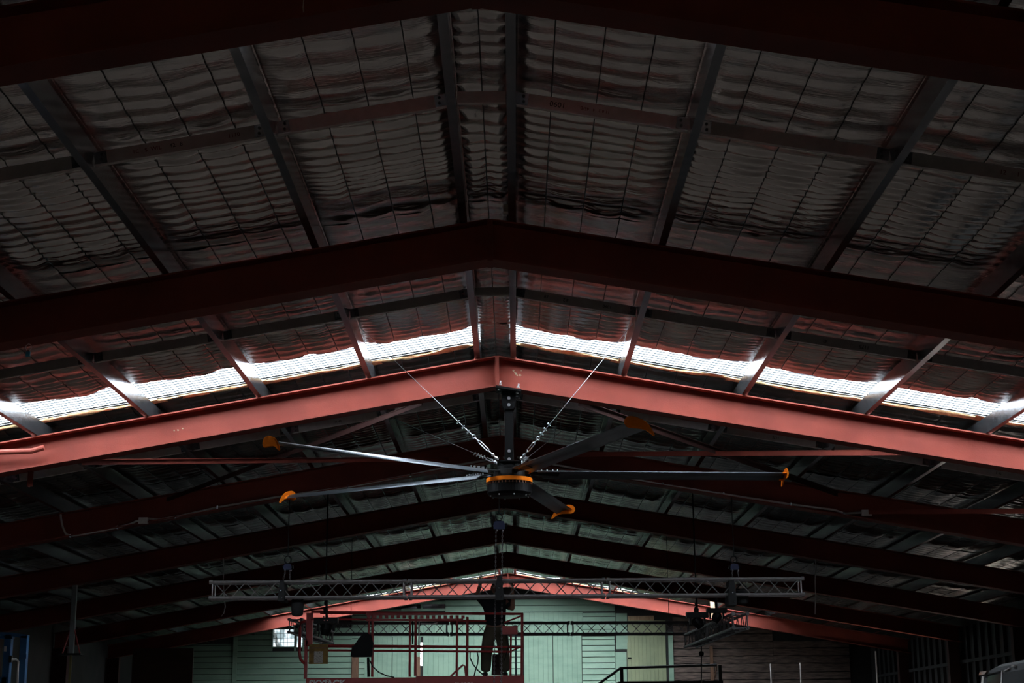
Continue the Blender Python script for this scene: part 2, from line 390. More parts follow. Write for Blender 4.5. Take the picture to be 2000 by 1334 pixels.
# ---- purlins
def purlin_profile(s):                           # web on the ridge side, flanges pointing to the eaves
    t = .004
    return [(0, 0), (s * .07, 0), (s * .07, .018), (s * (.07 - t), .018), (s * (.07 - t), t), (s * t, t),
            (s * t, PH - t), (s * (.07 - t), PH - t), (s * (.07 - t), PH - .018), (s * .07, PH - .018), (s * .07, PH), (0, PH)]
ORD = ['first', 'second', 'third', 'fourth', 'fifth', 'sixth', 'seventh', 'eighth', 'ninth']
left = sorted([x for x in PURL if x < 0], reverse=True); right = sorted([x for x in PURL if x > 0])
def add_purlin(x, i, side):
    s = 1 if x > 0 else -1
    mb = MB(); z = zr(x)
    poly = purlin_profile(s)
    if s < 0: poly = poly[::-1]
    n = len(poly); y0, y1 = YF + .05, YB - .05
    vs = [(x + u, y0, z + v) for u, v in poly] + [(x + u, y1, z + v) for u, v in poly]
    fs = [(i_, (i_ + 1) % n, n + (i_ + 1) % n, n + i_) for i_ in range(n)]
    mb.add(vs, fs)
    lab = '%s galvanised steel purlin counted from the ridge towards the %s wall' % (ORD[i], side)
    mb.obj('purlin', GALV, None, label=lab, cat='purlin', group='long galvanised purlins under the foil roof')
for i, x in enumerate(left): add_purlin(x, i, 'left')
for i, x in enumerate(right): add_purlin(x, i, 'right')

# ---- bridging struts between the purlins, half-way along each bay
def text_mesh(name, cu, parent):
    t_ = bpy.data.objects.new('t', cu); COL.objects.link(t_); bpy.context.view_layer.update()
    me = bpy.data.meshes.new_from_object(t_.evaluated_get(bpy.context.evaluated_depsgraph_get())); bpy.data.objects.remove(t_)
    if not me.materials: me.materials.append(cu.materials[0])
    return link(name, me, parent, kind='stuff')
def text(s_, size, mt, parent, loc, rot180=False, name='handwriting', sx=1.0, tilt=0.0):
    cu = bpy.data.curves.new(name, 'FONT'); cu.body = s_; cu.size = size; cu.align_x = 'CENTER'; cu.align_y = 'CENTER'; cu.extrude = 0.0006
    cu.resolution_u = 2; cu.materials.append(mt)
    ob = text_mesh(name, cu, parent)
    R = Matrix.Rotation(PI / 2, 4, 'X')
    if rot180: R = Matrix.Rotation(PI, 4, 'Y') @ R
    R = Matrix.Rotation(tilt, 4, 'Y') @ R
    ob.rotation_euler = R.to_euler(); ob.scale = (sx, 1, 1)
    ob.location = loc
    return ob
strut_at = {}
for k in range(0, 7):
    y = YK(k) + BAY * .503
    for i in range(1, len(edges) - 2):
        xa, xb = edges[i], edges[i + 1]
        if abs(xa) > 10 or abs(xb) > 10: continue
        if abs((xa + xb) / 2) > 1000 / ppm(y) + 2.2: continue
        ridge = xa < 0 < xb
        a = xa + .006; b = xb - .006
        if xa < 0 and not ridge: b = xb - .075
        if xa > 0: a = xa + .075
        h = .052 if not ridge else .045
        mb = MB(); 
        def pt(x, dz, dy=0): return Vector((x, y + dy, zr(x) + .10 + dz)) if not ridge else Vector((x, y + dy, ZR + .07 + dz))
        t = .003
        mb.bar(pt(a, 0), pt(b, 0), t, 2 * h)
        mb.bar(pt(a, h, .02), pt(b, h, .02), .04, t); mb.bar(pt(a, -h, .02), pt(b, -h, .02), .04, t)
        ob = mb.obj('bridging_strut', STRUT, ceiling); strut_at[(k, i)] = ob
        if k <= 3 and not ridge:
            pl = MB()
            for e, sgn in ((a, 1), (b, -1)):
                c = pt(e + sgn * .045, 0, -.006)
                pl.bar(pt(e, 0, -.005), pt(e + sgn * .09, 0, -.005), .004, 2 * h - .01)
            pl.each('end_plate', GALV, ob)
            pb = MB()
            for e, sgn in ((a, 1), (b, -1)):
                for dz in (-.022, .022):
                    c = pt(e + sgn * .055, dz, -.006); pb.cyl(c, c + Vector((0, -.009, 0)), .011, 8)
            pb.obj('bolt', WIRE, ob, kind='stuff')
def mark(k, px, py, s_, size, mt, rot=False, sx=1.0):
    y = YK(k) + BAY * .503 - .0035
    p = at(px, py, y)
    i = max(j for j in range(len(edges)) if edges[j] <= p.x)
    ob = strut_at.get((k, i))
    if ob is None: return
    tl = math.atan(SL) * (1 if p.x > 0 else -1)
    text(s_, size, mt, ob, (p.x, y, zr(p.x) + .10), rot, 'handwriting', sx, tl)
mark(0, 1089, 204, '1090', .062, INKB, True)
mark(0, 1142, 211, '4S/B', .038, INKR, True); mark(0, 1160, 213, '4', .034, INKR, True); mark(0, 1180, 214, '11 8 2', .034, INKR, True)
mark(0, 265, 302, '1C', .040, INKR); mark(0, 285, 297, '$', .042, INKR); mark(0, 305, 290, 'W/L', .046, INKR)
mark(0, 337, 283, '42', .046, INKB); mark(0, 354, 280, '8', .046, INKB); mark(0, 457, 262, '1110', .046, INKR)
mark(1, 1067, 585, '87', .05, INKB); mark(1, 1105, 590, '8:2', .05, INKB, True); mark(1, 1186, 600, '1090', .05, INKB, True)
mark(1, 1612, 671, '42', .05, INKB, True); mark(1, 1688, 681, '1175', .055, INKB, True)
mark(0, 1960, 350, '12', .05, INKR); mark(0, 1990, 353, '1', .05, INKR)
mark(2, 1098, 791, '812', .05, INKB, True); mark(2, 1156, 799, '11 8', .05, INKB, True); mark(2, 1515, 855, '1175', .05, INKB, True); mark(2, 660, 829, '11 42', .045, INKB)
mark(2, 1950, 918, '5 42', .045, INKB)

# ---- rafters: tapered frames spanning wall to wall
WHICH = ['unlit red rafter across the very top of the view', 'dark red rafter crossing between the two foil bays above the fan',
         'brightly lit red rafter that carries the ceiling fan', 'dark red rafter with the grey conduit running along it',
         'dark red rafter in shadow, next beyond the conduit rafter', 'dark red rafter carrying the middle chain hoist',
         'dark red rafter just before the lit end rafter', 'lit pink-red rafter in front of the green end wall']
def rafter(k):
    y0 = YK(k); yc = y0 + FLW / 2
    root = thing('rafter', WHICH[k], 'beam', (0, yc, 0), 'red portal frame rafters')
    for s in (-1, 1):
        e = s * (WX - .03); ze = zr(e)
        mb = MB()
        def seg(x0, x1, y, wd, ztop, zbot):
            vs = []
            for yy in (y - wd / 2, y + wd / 2):
                vs += [(x0, yy, ZR - abs(x0) * SL + zbot), (x1, yy, ZR - abs(x1) * SL + zbot), (x1, yy, ZR - abs(x1) * SL + ztop), (x0, yy, ZR - abs(x0) * SL + ztop)]
            f = [(0, 1, 2, 3), (7, 6, 5, 4), (0, 4, 5, 1), (3, 2, 6, 7), (0, 3, 7, 4), (1, 5, 6, 2)]
            if s < 0: f = [t[::-1] for t in f]
            mb.add(vs, f)
        x0 = s * .026
        seg(x0, e, yc, .011, -.016, -DEP + .016)
        seg(x0, e, yc, FLW, 0, -.016)
        seg(x0, e, yc, FLW, -DEP + .016, -DEP)
        mb.obj('rafter_half', RED, root)
    mb = MB(); mb.bb(-.026, .0, y0 + .01, y0 + FLW - .01, ZR - DEP - .015, ZR - .002); mb.bb(0, .026, y0 + .01, y0 + FLW - .01, ZR - DEP - .015, ZR - .002)
    mb.obj('apex_plate', RED, root)
    if k >= 1:
        for x in PURL:
            if abs(x) > 1000 / ppm(y0) + 1: continue
            s = 1 if x > 0 else -1
            c = MB(); c.bb(x + s * .002, x + s * .010, yc - .05, yc + .05, zr(x) + .001, zr(x) + .17)
            c.bb(x - .03, x + s * .08, yc - .06, yc + .06, zr(x) - .0, zr(x) + .012)
            ob = c.obj('purlin_cleat', RED, root)
            if k in (1, 2, 7):
                b = MB()
                for dz in (.05, .13):
                    b.cyl((x + s * .012, yc, zr(x) + dz), (x + s * .045, yc, zr(x) + dz), .013, 6)
                b.each('cleat_bolt', STEEL, ob)
    return root
rafters = [rafter(k) for k in range(8)]
chip = MB()
for px, py, r_ in ((1003, 724, 2.6), (1007, 729, 3.0), (1010, 733, 2.0), (1016, 733, 2.4), (1018, 724, 1.2), (340, 790 + 51, 1.6), (348, 840, 1.8), (357, 837, 1.5)):
    c_ = at(px, py, YK(2) + FLW / 2 - .007); n_ = 9
    R_ = [r_ / ppm(YK(2)) * random.uniform(.6, 1.3) for _ in range(n_)]
    chip.add([(c_.x + R_[i] * math.cos(2 * PI * i / n_), c_.y, c_.z + R_[i] * math.sin(2 * PI * i / n_)) for i in range(n_)], [tuple(range(n_))[::-1]])
chip.obj('chipped_paint', mat('bare_primer', (.42, .33, .22, 1), (.12, .09, .06, 1), rough=.8, scale=40), rafters[2], kind='stuff')

# X bracing bars between rafters
RED_DIM = mat('shade_darkened_red', (0.05, 0.014, 0.011, 1), rough=0.8)  # rafter red darkened: shade on braces and columns put into the colour
def brace(k0, p0, k1, p1, lab, mt=RED):
    a = at(p0[0], p0[1], YK(k0) + FLW + .01); b = at(p1[0], p1[1], YK(k1) - .01)
    a.z = min(a.z, zr(a.x) - .04); b.z = min(b.z, zr(b.x) - .04)
    mb = MB(); mb.bar(a, b, .075, .007); d = (b - a).normalized(); mb.bar(a + Vector((-.034, 0, -.03)), b + Vector((-.034, 0, -.03)), .007, .07)
    mb.obj('brace_bar', mt, None, label=lab, cat='brace', group='red angle braces between the rafters')
brace(2, (165, 898), 3, (880, 893), 'red angle brace from far down the fan rafter, left of the fan, almost level')
brace(2, (830, 782), 3, (330, 972), 'dark red angle brace sloping down left from near the ridge, behind the orange-tipped blade', RED_DIM)
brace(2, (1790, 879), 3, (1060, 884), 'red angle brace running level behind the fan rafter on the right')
brace(2, (1135, 783), 3, (1640, 962), 'dark red angle brace sloping down right from near the ridge behind the fan rafter', RED_DIM)
brace(2, (2330, 992), 3, (1700, 996), 'dark red brace running level beyond the conduit box on the right')

# ---- walls
BX0, BX1 = -WX, WX
def Wp(px, py): return at(px, py, YB)
def rect(px0, py0, px1, py1):                    # picture rectangle on the end wall -> x0, x1, z0, z1
    a = Wp(px0, (py0 + py1) / 2); b = Wp(px1, (py0 + py1) / 2); c = Wp((px0 + px1) / 2, py0); d = Wp((px0 + px1) / 2, py1)
    return a.x, b.x, d.z, c.z
wall_back = struct('wall_back')
HOLES = [rect(533, 1229, 575, 1263), rect(579, 1240, 591, 1264), rect(821, 1255, 825, 1300)]
xs = sorted({BX0, BX1, 0.0} | {h[0] for h in HOLES} | {h[1] for h in HOLES})
mb = MB()
for a, b in zip(xs[:-1], xs[1:]):
    cuts = [(h[2], h[3]) for h in HOLES if h[0] <= a + 1e-6 and h[1] >= b - 1e-6]
    z = 0.0
    lst = []
    for c0, c1 in sorted(cuts): lst.append((z, c0)); z = c1
    for z0, z1 in lst: mb.bb(a, b, YB, YB + .12, z0, z1)
    vs = [(a, YB, z), (b, YB, z), (b, YB, zr(b) + .3), (a, YB, zr(a) + .3)]
    vs += [(x, y + .12, zz) for x, y, zz in vs]
    mb.add(vs, [(0, 1, 2, 3), (7, 6, 5, 4), (0, 4, 5, 1), (1, 5, 6, 2), (2, 6, 7, 3), (3, 7, 4, 0)])
mb.obj('wall_lining', WALLD, wall_back)
def in_hole(x0, x1, z0, z1):
    for h in HOLES[:2]:
        if x1 > h[0] + .01 and x0 < h[1] - .01 and z1 > h[2] + .01 and z0 < h[3] - .01: return h
    return None
def weatherboards(px0, px1, py0, py1, mt=GREEN, pitch=.183, name='weatherboard'):
    x0, x1, z0, z1 = rect(px0, py0, px1, py1)
    z = z0
    while z < z1 - .02:
        zt = min(z + pitch, z1)
        spans = [(x0, x1)]
        h = in_hole(x0, x1, z, zt)
        if h:
            spans = []
            cuts = sorted([q for q in HOLES[:2] if z < q[3] - .01 and zt > q[2] + .01])
            c = x0
            for q in cuts:
                if q[0] > c + .03: spans.append((c, q[0]))
                c = max(c, q[1])
            if c < x1 - .03: spans.append((c, x1))
        for a, b in spans:
            lim = min(zr(a), zr(b)) + .28
            if z > lim: continue
            zz = min(zt, lim)
            m_ = MB(); poly = [(YB, z + .0), (YB - .052, z + .0), (YB - .048, z + .014), (YB - .008, zz - .016), (YB, zz - .016)]
            n = len(poly)
            vs = [(a + .003, y, q) for y, q in poly] + [(b - .003, y, q) for y, q in poly]
            m_.add(vs, [tuple(range(n)), tuple(range(n, 2 * n))[::-1]] + [(i, n + i, n + (i + 1) % n, (i + 1) % n) for i in range(n)])
            m_.obj(name, mt, wall_back)
        z = zt
def planks(px0, px1, py0, py1, mt=GREEN, pw=.19, dep=.03, name='plank', parent=None, jit=0.0):
    x0, x1, z0, z1 = rect(px0, py0, px1, py1)
    n = max(1, round((x1 - x0) / pw)); wdt = (x1 - x0) / n
    for i in range(n):
        a = x0 + i * wdt; b = a + wdt; d = dep + random.uniform(0, .006)
        m_ = MB(); zt = min(z1, min(zr(a), zr(b)) + .25)
        poly = [(a + .001, YB), (a + .001, YB - d + .006), (a + .007, YB - d), (b - .007, YB - d), (b - .001, YB - d + .006), (b - .001, YB)]
        m_.prism(poly, z0 - random.uniform(0, jit), zt)
        m_.obj(name, mt, parent or wall_back)
def board(px0, py0, px1, py1, mt, dep=.05, name='board', parent=None):
    x0, x1, z0, z1 = rect(px0, py0, px1, py1)
    return MB().bb(x0, x1, YB - dep, YB, z0, z1).obj(name, mt, parent or wall_back)
LOWY = 1420
weatherboards(312, 455, 1150, LOWY); weatherboards(463, 687, 1150, LOWY)
board(455, 1170, 463, LOWY, GREEN, .06, 'corner_trim')
board(687, 1258, 700, LOWY, WOODP, .10, 'timber_post'); weatherboards(700, 712, 1262, LOWY)
board(712, 1250, 728, LOWY, GREEN, .05, 'door_jamb')
weatherboards(687, 728, 1180, 1258)
door_1 = struct('door_1'); planks(728, 765, 1243, LOWY, GREEN, .17, .03, 'plank', door_1); planks(766, 813, 1243, LOWY, GREEN, .17, .034, 'plank', door_1)
board(813, 1283, 821, LOWY, WOODP, .06, 'door_post', door_1)
planks(826, 946, 1243, LOWY, GREEN, .17, .03, 'plank', door_1); planks(813, 821, 1240, 1283, GREEN, .15, .03, 'plank', door_1)
planks(946, 994, 1243, LOWY, GREEN, .17, .03, 'plank', door_1)
board(728, 1236, 994, 1243, GREEN, .05, 'door_head', door_1)
weatherboards(994, 1022, 1243, LOWY)
door_2 = struct('door_2'); planks(1024, 1080, 1242, LOWY, GREEN, .16, .032, 'plank', door_2); planks(1081, 1137, 1242, LOWY, GREEN, .16, .036, 'plank', door_2)
weatherboards(1138, 1202, 1242, LOWY)
planks(1024, 1138, 1196, 1241, GREEN, .16, .03, 'plank'); weatherboards(1138, 1202, 1196, 1241, pitch=.2)
planks(728, 1024, 1196, 1236, GREEN, .18, .03, 'plank')
weatherboards(870, 1200, 1130, 1195, pitch=.21)
weatherboards(687, 784, 1150, 1195, pitch=.19)
weatherboards(784, 870, 1150, 1177, pitch=.19)
window_1 = struct('window_1')
board(784, 1189, 870, 1194, GREEN, .07, 'window_sill', window_1); board(784, 1177, 870, 1180, GREEN, .06, 'window_head', window_1)
board(822, 1180, 826, 1189, GREEN, .06, 'mullion', window_1); board(784, 1180, 822, 1189, GLASS, .01, 'pane', window_1); board(826, 1180, 870, 1189, GLASS, .01, 'pane', window_1)
board(1203, 1198, 1225, 1255, GREEN, .04, 'wall_panel'); board(1203, 1255, 1225, 1268, GREEN, .04, 'wall_panel'); board(1203, 1274, 1225, LOWY, GREEN, .045, 'wall_panel')
board(1226, 1203, 1277, 1212, WOODL, .03, 'plywood_strip'); board(1226, 1212, 1300, 1238, GREENY, .02, 'wall_panel')
door_3 = struct('door_3'); planks(1226, 1302, 1240, LOWY, GREENY, .13, .03, 'plank', door_3)
board(1226, 1284, 1233, 1287, BLACK, .06, 'door_bolt', door_3)
board(1307, 1235, 1316, LOWY, GREEN, .12, 'green_post')
# rough brown planks
x0, x1, z0, z1 = rect(1316, 1190, 1660, LOWY); z = z0; row = 0
while z < z1:
    ph = random.uniform(.22, .30); c = x0; 
    ends = [x0, Wp(1389, 1280).x, Wp(1510, 1280).x, x1]
    for a, b in zip(ends[:-1], ends[1:]):
        zt = min(z + ph, zr(b) + .2)
        if zt - z < .05: continue
        m_ = MB(); n = 10; d = .04 + random.uniform(0, .02)
        j0 = [random.uniform(-.012, .012) for _ in range(n)]; j1 = [random.uniform(-.012, .012) for _ in range(n)]
        vs = []; 
        for i in range(n):
            x = a + .004 + (b - a - .008) * i / (n - 1)
            vs += [(x, YB, z + .008 + j0[i]), (x, YB - d, z + .014 + j0[i]), (x, YB - d - .004, (z + zt) / 2), (x, YB - d, zt - .014 + j1[i]), (x, YB, zt - .008 + j1[i])]
        fs = [(0, 1, 2, 3, 4), tuple(5 * (n - 1) + q for q in (4, 3, 2, 1, 0))]
        for i in range(n - 1):
            for q in range(5): fs.append((5 * i + q, 5 * (i + 1) + q, 5 * (i + 1) + (q + 1) % 5, 5 * i + (q + 1) % 5))
        m_.add(vs, fs); m_.obj('timber_plank', WOOD, wall_back)
    z += ph; row += 1
board(1388, 1262, 1394, LOWY, WOODP, .12, 'wall_stud')
def dimming_mat():  # blotchy tinted pane added to dim the overbright sky behind the windows
    m = bpy.data.materials.new('dimming_glass'); m.use_nodes = True
    nt = m.node_tree; nt.nodes.clear(); L = nt.links.new
    out = nt.nodes.new('ShaderNodeOutputMaterial'); tr = nt.nodes.new('ShaderNodeBsdfTransparent')
    tc = nt.nodes.new('ShaderNodeTexCoord'); n = nt.nodes.new('ShaderNodeTexNoise'); n.inputs['Scale'].default_value = 4
    r = nt.nodes.new('ShaderNodeValToRGB'); r.color_ramp.elements[0].position = .42; r.color_ramp.elements[0].color = (.09, .10, .10, 1)
    r.color_ramp.elements[1].position = .52; r.color_ramp.elements[1].color = (.15, .16, .16, 1)
    L(tc.outputs['Object'], n.inputs['Vector']); L(n.outputs['Fac'], r.inputs[0]); L(r.outputs[0], tr.inputs[0]); L(tr.outputs[0], out.inputs[0])
    return m
DIM_GLASS = dimming_mat()
# windows with wire mesh outside light
for idx, h in enumerate(HOLES[:2]):
    wn = struct('window_%d' % (idx + 2)); x0, x1, z0, z1 = h
    fr = MB()
    for a, b, c, d in ((x0 - .03, x0, z0 - .03, z1 + .03), (x1, x1 + .03, z0 - .03, z1 + .03), (x0, x1, z1, z1 + .03), (x0, x1, z0 - .03, z0)):
        fr.bb(a, b, YB - .05, YB + .12, c, d)
    fr.obj('window_frame', GREEN, wn)
    MB().bb(x0, x1, YB + .085, YB + .091, z0, z1).obj('dimming_pane', DIM_GLASS, wn)
    g = MB(); n = max(2, round((x1 - x0) / .115))
    for i in range(1, n): x = x0 + (x1 - x0) * i / n; g.cyl((x, YB + .06, z0), (x, YB + .06, z1), .006, 5)
    n = round((z1 - z0) / .13)
    for i in range(1, n): z = z0 + (z1 - z0) * i / n; g.cyl((x0, YB + .06, z), (x1, YB + .06, z), .006, 5)
    ob = g.obj('mesh_grille', WIRE, wn, kind='stuff'); 
# bare tree outside the end-wall window
mb = MB(); c = Wp(560, 1250)
mb.tube([(c.x - .4, YB + 4, -.12), (c.x - .2, YB + 4, 2.6), (c.x - .05, YB + 4, 4.2), (c.x + .5, YB + 4, 6)], .12, 6, rs=[.3, .2, .15, .07])
mb.tube([(c.x - .2, YB + 4, 3.0), (c.x - .7, YB + 4, 4.2), (c.x - 1.1, YB + 4, 5.5)], .1, 6, rs=[.14, .09, .04])
mb.obj('bare_tree', CONDUIT, None, label='pale bare tree trunk seen through the mesh window in the end wall', cat='tree')

# side walls (studs on a dark lining), front wall with gateway
wall_right = struct('wall_right'); wall_left = struct('wall_left'); wall_front = struct('wall_front')
def side_wall(parent, s, hole):
    mb = MB(); zt = zr(WX) + .3; a, b = sorted((s * WX, s * (WX + .15)))
    if hole:
        y0, y1, z0, z1 = hole
        mb.bb(a, b, YF, y0, 0, zt); mb.bb(a, b, y1, YB, 0, zt); mb.bb(a, b, y0, y1, z1, zt)
    else: mb.bb(a, b, YF, YB, 0, zt)
    mb.obj('wall_lining', WALLD, parent)
DULL = mat('dull_stud_steel', (0.03, 0.031, 0.033, 1), rough=0.8)
side_wall(wall_right, 1, DOOR_R); side_wall(wall_left, -1, None)
st = MB().bb(-.04, .04, -.05, .05, 0, 4.0).mesh('stud', DULL)
for y in np.arange(30, 52, .62):
    if DOOR_R[0] - .1 < y < DOOR_R[1] + .1:
        me = MB().bb(-.04, .04, -.05, .05, 2.35, 4.25).mesh('stud', DULL)
    else: me = MB().bb(-.04, .04, -.05, .05, 0, 4.25).mesh('stud', DULL)
    ob = link('stud', me, wall_right); ob.location = (WX - .04, y, 0)
MB().bb(WX - .1, WX - .02, 29, 52, 3.35, 3.43).obj('rail', DULL, wall_right)
mb = MB(); x0, x1, z0, z1 = DOOR_F
mb.bb(-WX, x0, YF - .15, YF, 0, zr(WX) + .3); mb.bb(x1, WX, YF - .15, YF, 0, zr(WX) + .3); mb.bb(x0, x1, YF - .15, YF, z1, zr(WX) + .3)
vs = [(-WX, YF, zr(WX) + .3), (WX, YF, zr(WX) + .3), (0, YF, ZR + .3)]; vs += [(x, y - .15, z) for x, y, z in vs]
mb.add(vs, [(0, 1, 2), (5, 4, 3), (0, 3, 4, 1), (1, 4, 5, 2), (2, 5, 3, 0)]); mb.obj('wall_lining', WALLD, wall_front)
# columns under the rafters
for k in range(3, 8):
    for s in (-1, 1):
        mb = MB(); x = s * (WX - .2); y = YK(k) + FLW / 2; h = zr(x) - DEP
        mb.bb(x - .18, x + .18, y - .006, y + .006, 0, h); mb.bb(x - .19, x - .175, y - .1, y + .1, 0, h); mb.bb(x + .175, x + .19, y - .1, y + .1, 0, h)
        ob = mb.obj('column', RED_DIM, rafters[k])

# ================================================================ CEILING FAN
FX, FY, FZ, FR = 0.145, YK(2) + FLW / 2, 4.775, 3.48
PH0 = 3.8582
fan = thing('ceiling_fan', 'huge five-bladed black and orange industrial fan hanging from the lit red rafter', 'fan', (FX, FY, FZ))
zb = zr(FX) - DEP                                # underside of the rafter
# mounting bracket
tilt = -math.atan(SL)
T = Matrix.Translation((FX, FY, zb)) @ Matrix.Rotation(-tilt, 4, 'Y')
def tb(mb, x0, x1, y0, y1, z0, z1): return mb.box(T @ Vector(((x0 + x1) / 2, (y0 + y1) / 2, (z0 + z1) / 2)), (x1 - x0, y1 - y0, z1 - z0), T.to_3x3())
mb = MB(); tb(mb, -.16, .16, -.17, .17, -.03, -.002)
mb.prism([(-.085, -.03), (.085, -.03), (.085, -.20), (.06, -.26), (-.06, -.26), (-.085, -.20)], -.075, -.065, Matrix.Translation((FX, FY, zb)) @ Matrix(((1, 0, 0, 0), (0, 0, 1, 0), (0, 1, 0, 0), (0, 0, 0, 1))))
mb.prism([(-.085, -.03), (.085, -.03), (.085, -.20), (.06, -.26), (-.06, -.26), (-.085, -.20)], .065, .075, Matrix.Translation((FX, FY, zb)) @ Matrix(((1, 0, 0, 0), (0, 0, 1, 0), (0, 1, 0, 0), (0, 0, 0, 1))))
mb.obj('mounting_bracket', BLACK, fan)
for sx_ in (-.125, .125):
    mb = MB(); mb.prism([(-.12, -.03), (.12, -.03), (.05, -.24), (-.05, -.24)], sx_ - .004, sx_ + .004, Matrix.Translation((FX, FY, zb)) @ Matrix(((0, 0, 1, 0), (1, 0, 0, 0), (0, 1, 0, 0), (0, 0, 0, 1))))
    mb.obj('side_plate', BLACK, fan)
    for sy in (-.10, .10):
        mb = MB(); p = T @ Vector((sx_ * .92, sy, 0)); q = T @ Vector((sx_ * .92, sy, .075)); mb.cyl(p, q, .011, 8); mb.cyl(p + (q - p) * .25, p + (q - p) * .55, .022, 6)
        b_ = T @ Vector((sx_ * .92, sy, -.05)); mb.cyl(b_, T @ Vector((sx_ * .92, sy, -.03)), .018, 6)
        mb.obj('clamp_bolt', STEEL, fan)
for dz in (-.125, -.21):
    MB().cyl((FX, FY - .098, zb + dz), (FX, FY - .07, zb + dz), .021, 14).obj('bracket_bolt', STEEL, fan)
# square drop tube
ztube0, ztube1 = FZ + .13, zb - .03
mb = MB(); mb.bb(FX - .052, FX + .052, FY - .052, FY + .052, ztube0, ztube1); mb.obj('drop_tube', BLACK, fan)
mb = MB()
for s in (-1, 1):
    for t in (-1, 1): mb.bb(FX + s * .053 - .002, FX + s * .053 + .002, FY + t * .053 - .002, FY + t * .053 + .002, ztube0, ztube1)
mb.each('tube_corner', GALV, fan)
for dz in (.05, .15): MB().cyl((FX, FY - .072, ztube0 + dz), (FX, FY - .05, ztube0 + dz), .020, 14).obj('tube_bolt', STEEL, fan)
# motor housing, ring and hub
MB().lathe((FX, FY, FZ), [(.06, .14), (.13, .135), (.135, .10), (.15, .09), (.15, .05), (.19, .04), (.20, -.02), (.20, -.05), (.235, -.06), (.235, -.09)], 40).obj('hub', BLACK, fan, smooth=False)
MB().box((FX, FY, FZ + .145), (.30, .30, .012)).obj('guy_plate', BLACK, fan)
MB().lathe((FX, FY, FZ), [(.24, -.060), (.286, -.060), (.286, -.108), (.24, -.108)], 56).obj('orange_ring', ORANGE, fan)
mb = MB(); MOT = MB().lathe((FX, FY, FZ), [(.20, -.06), (.262, -.10), (.262, -.13), (.274, -.135), (.274, -.24), (.25, -.27), (.15, -.285), (.02, -.285)], 48).obj('motor_housing', BLACK, fan)
for k in range(40):
    a = 2 * PI * k / 40; mb.box((FX + .277 * math.cos(a), FY + .277 * math.sin(a), FZ - .120), (.014, .012, .036), Matrix.Rotation(a, 3, 'Z'))
mb.obj('cooling_fin', mat('orange_fin', (.16, .042, .006, 1), rough=.6), fan, kind='stuff')
mb = MB()
for k in range(8):
    a = 2 * PI * (k + .3) / 8; mb.cyl((FX + .24 * math.cos(a), FY + .24 * math.sin(a), FZ - .285), (FX + .24 * math.cos(a), FY + .24 * math.sin(a), FZ - .262), .009, 6)
mb.obj('housing_screw', STEEL, fan, kind='stuff')
# blades
PITCH = math.radians(15)
def blade_section():
    pts_t, pts_b = [], []
    for i in range(9):
        u = -1 + i / 4; th = .016 * math.sqrt(max(0, 1 - u * u)) * (1.0 - .35 * u) + .0012
        cz = -.020 * (1 - (1 - u * u)) * 1.0 + .010
        pts_t.append((u * .115, cz + th)); pts_b.append((u * .115, cz - th * .55 + (.010 if abs(u) < .3 else 0)))
    return pts_t + pts_b[::-1]
SEC = blade_section()
WING = [(-.135, -.035), (-.160, -.005), (-.160, .030), (-.140, .062), (-.105, .082), (-.06, .086), (-.01, .076), (.05, .058), (.10, .030), (.14, -.008), (.175, -.060), (.195, -.100), (.188, -.115), (.172, -.110), (.135, -.082), (.09, -.058), (.03, -.046), (-.04, -.045), (-.10, -.045)]
for i in range(5):
    a = PH0 - i * 2 * PI / 5
    rad = Vector((math.cos(a), math.sin(a), 0)); ccw = Vector((-math.sin(a), math.cos(a), 0))
    c, s_ = math.cos(PITCH), math.sin(PITCH)
    ch = ccw * c - Vector((0, 0, 1)) * s_; nn = Vector((0, 0, 1)) * c + ccw * s_      # CCW edge lower
    O = Vector((FX, FY, FZ))
    def P3(r, u, v): return O + rad * r + ch * u + nn * v
    bl = MB(); n = len(SEC)
    r0, r1 = .33, FR
    vs = []
    for r in (0, 1):
        for (u, v) in SEC:
            rr = r1 if r else r0 + .10 * (u + .115) / .23
            vs.append(P3(rr, u, v))
    bl.add(vs, [tuple(range(n))[::-1], tuple(range(n, 2 * n))] + [(q, (q + 1) % n, n + (q + 1) % n, n + q) for q in range(n)])
    me = bl.mesh('blade', BLADE, True)
    ob = link('blade', me, fan)
    me.polygons[0].use_smooth = False
    # tip fin
    wg = MB(); n = len(WING)
    def P4(r, u, v): return O + rad * r + ccw * u + Vector((0, 0, 1)) * (v + .005)
    vs = [P4(FR - .004, u, v) for u, v in WING] + [P4(FR + .006, u * .97, v * .97) for u, v in WING] + [P4(FR + .016, u * .86 + .004, v * .80) for u, v in WING]
    wg.add(vs, [tuple(range(n)), tuple(range(2 * n, 3 * n))[::-1]] + [(q, n + q, n + (q + 1) % n, (q + 1) % n) for q in range(n)] + [(n + q, 2 * n + q, 2 * n + (q + 1) % n, n + (q + 1) % n) for q in range(n)])
    wg.obj('blade_tip', ORANGE, fan)
    # collar sleeve inside the tip
    sl = MB(); vs = [P3(FR - .05, u * 1.02, v * 1.05) for u, v in SEC] + [P3(FR, u * 1.03, v * 1.08) for u, v in SEC]; n = len(SEC)
    sl.add(vs, [tuple(range(n))[::-1], tuple(range(n, 2 * n))] + [(q, (q + 1) % n, n + (q + 1) % n, n + q) for q in range(n)]); sl.obj('tip_collar', ORANGE, fan)
    # arm from hub to blade
    ar = MB(); ar.bar(O + rad * .14 + Vector((0, 0, .03)), P3(.62, 0, .0), .09, .012, nn); ar.obj('blade_arm', BLACK, fan)
    bo = MB()
    for rr in (.40, .47, .54, .60):
        for u in (-.03, .03):
            p = P3(rr, u, .02); bo.cyl(p, p + nn * .030, .009, 6)
    bo.obj('arm_bolt', STEEL, fan, kind='stuff')
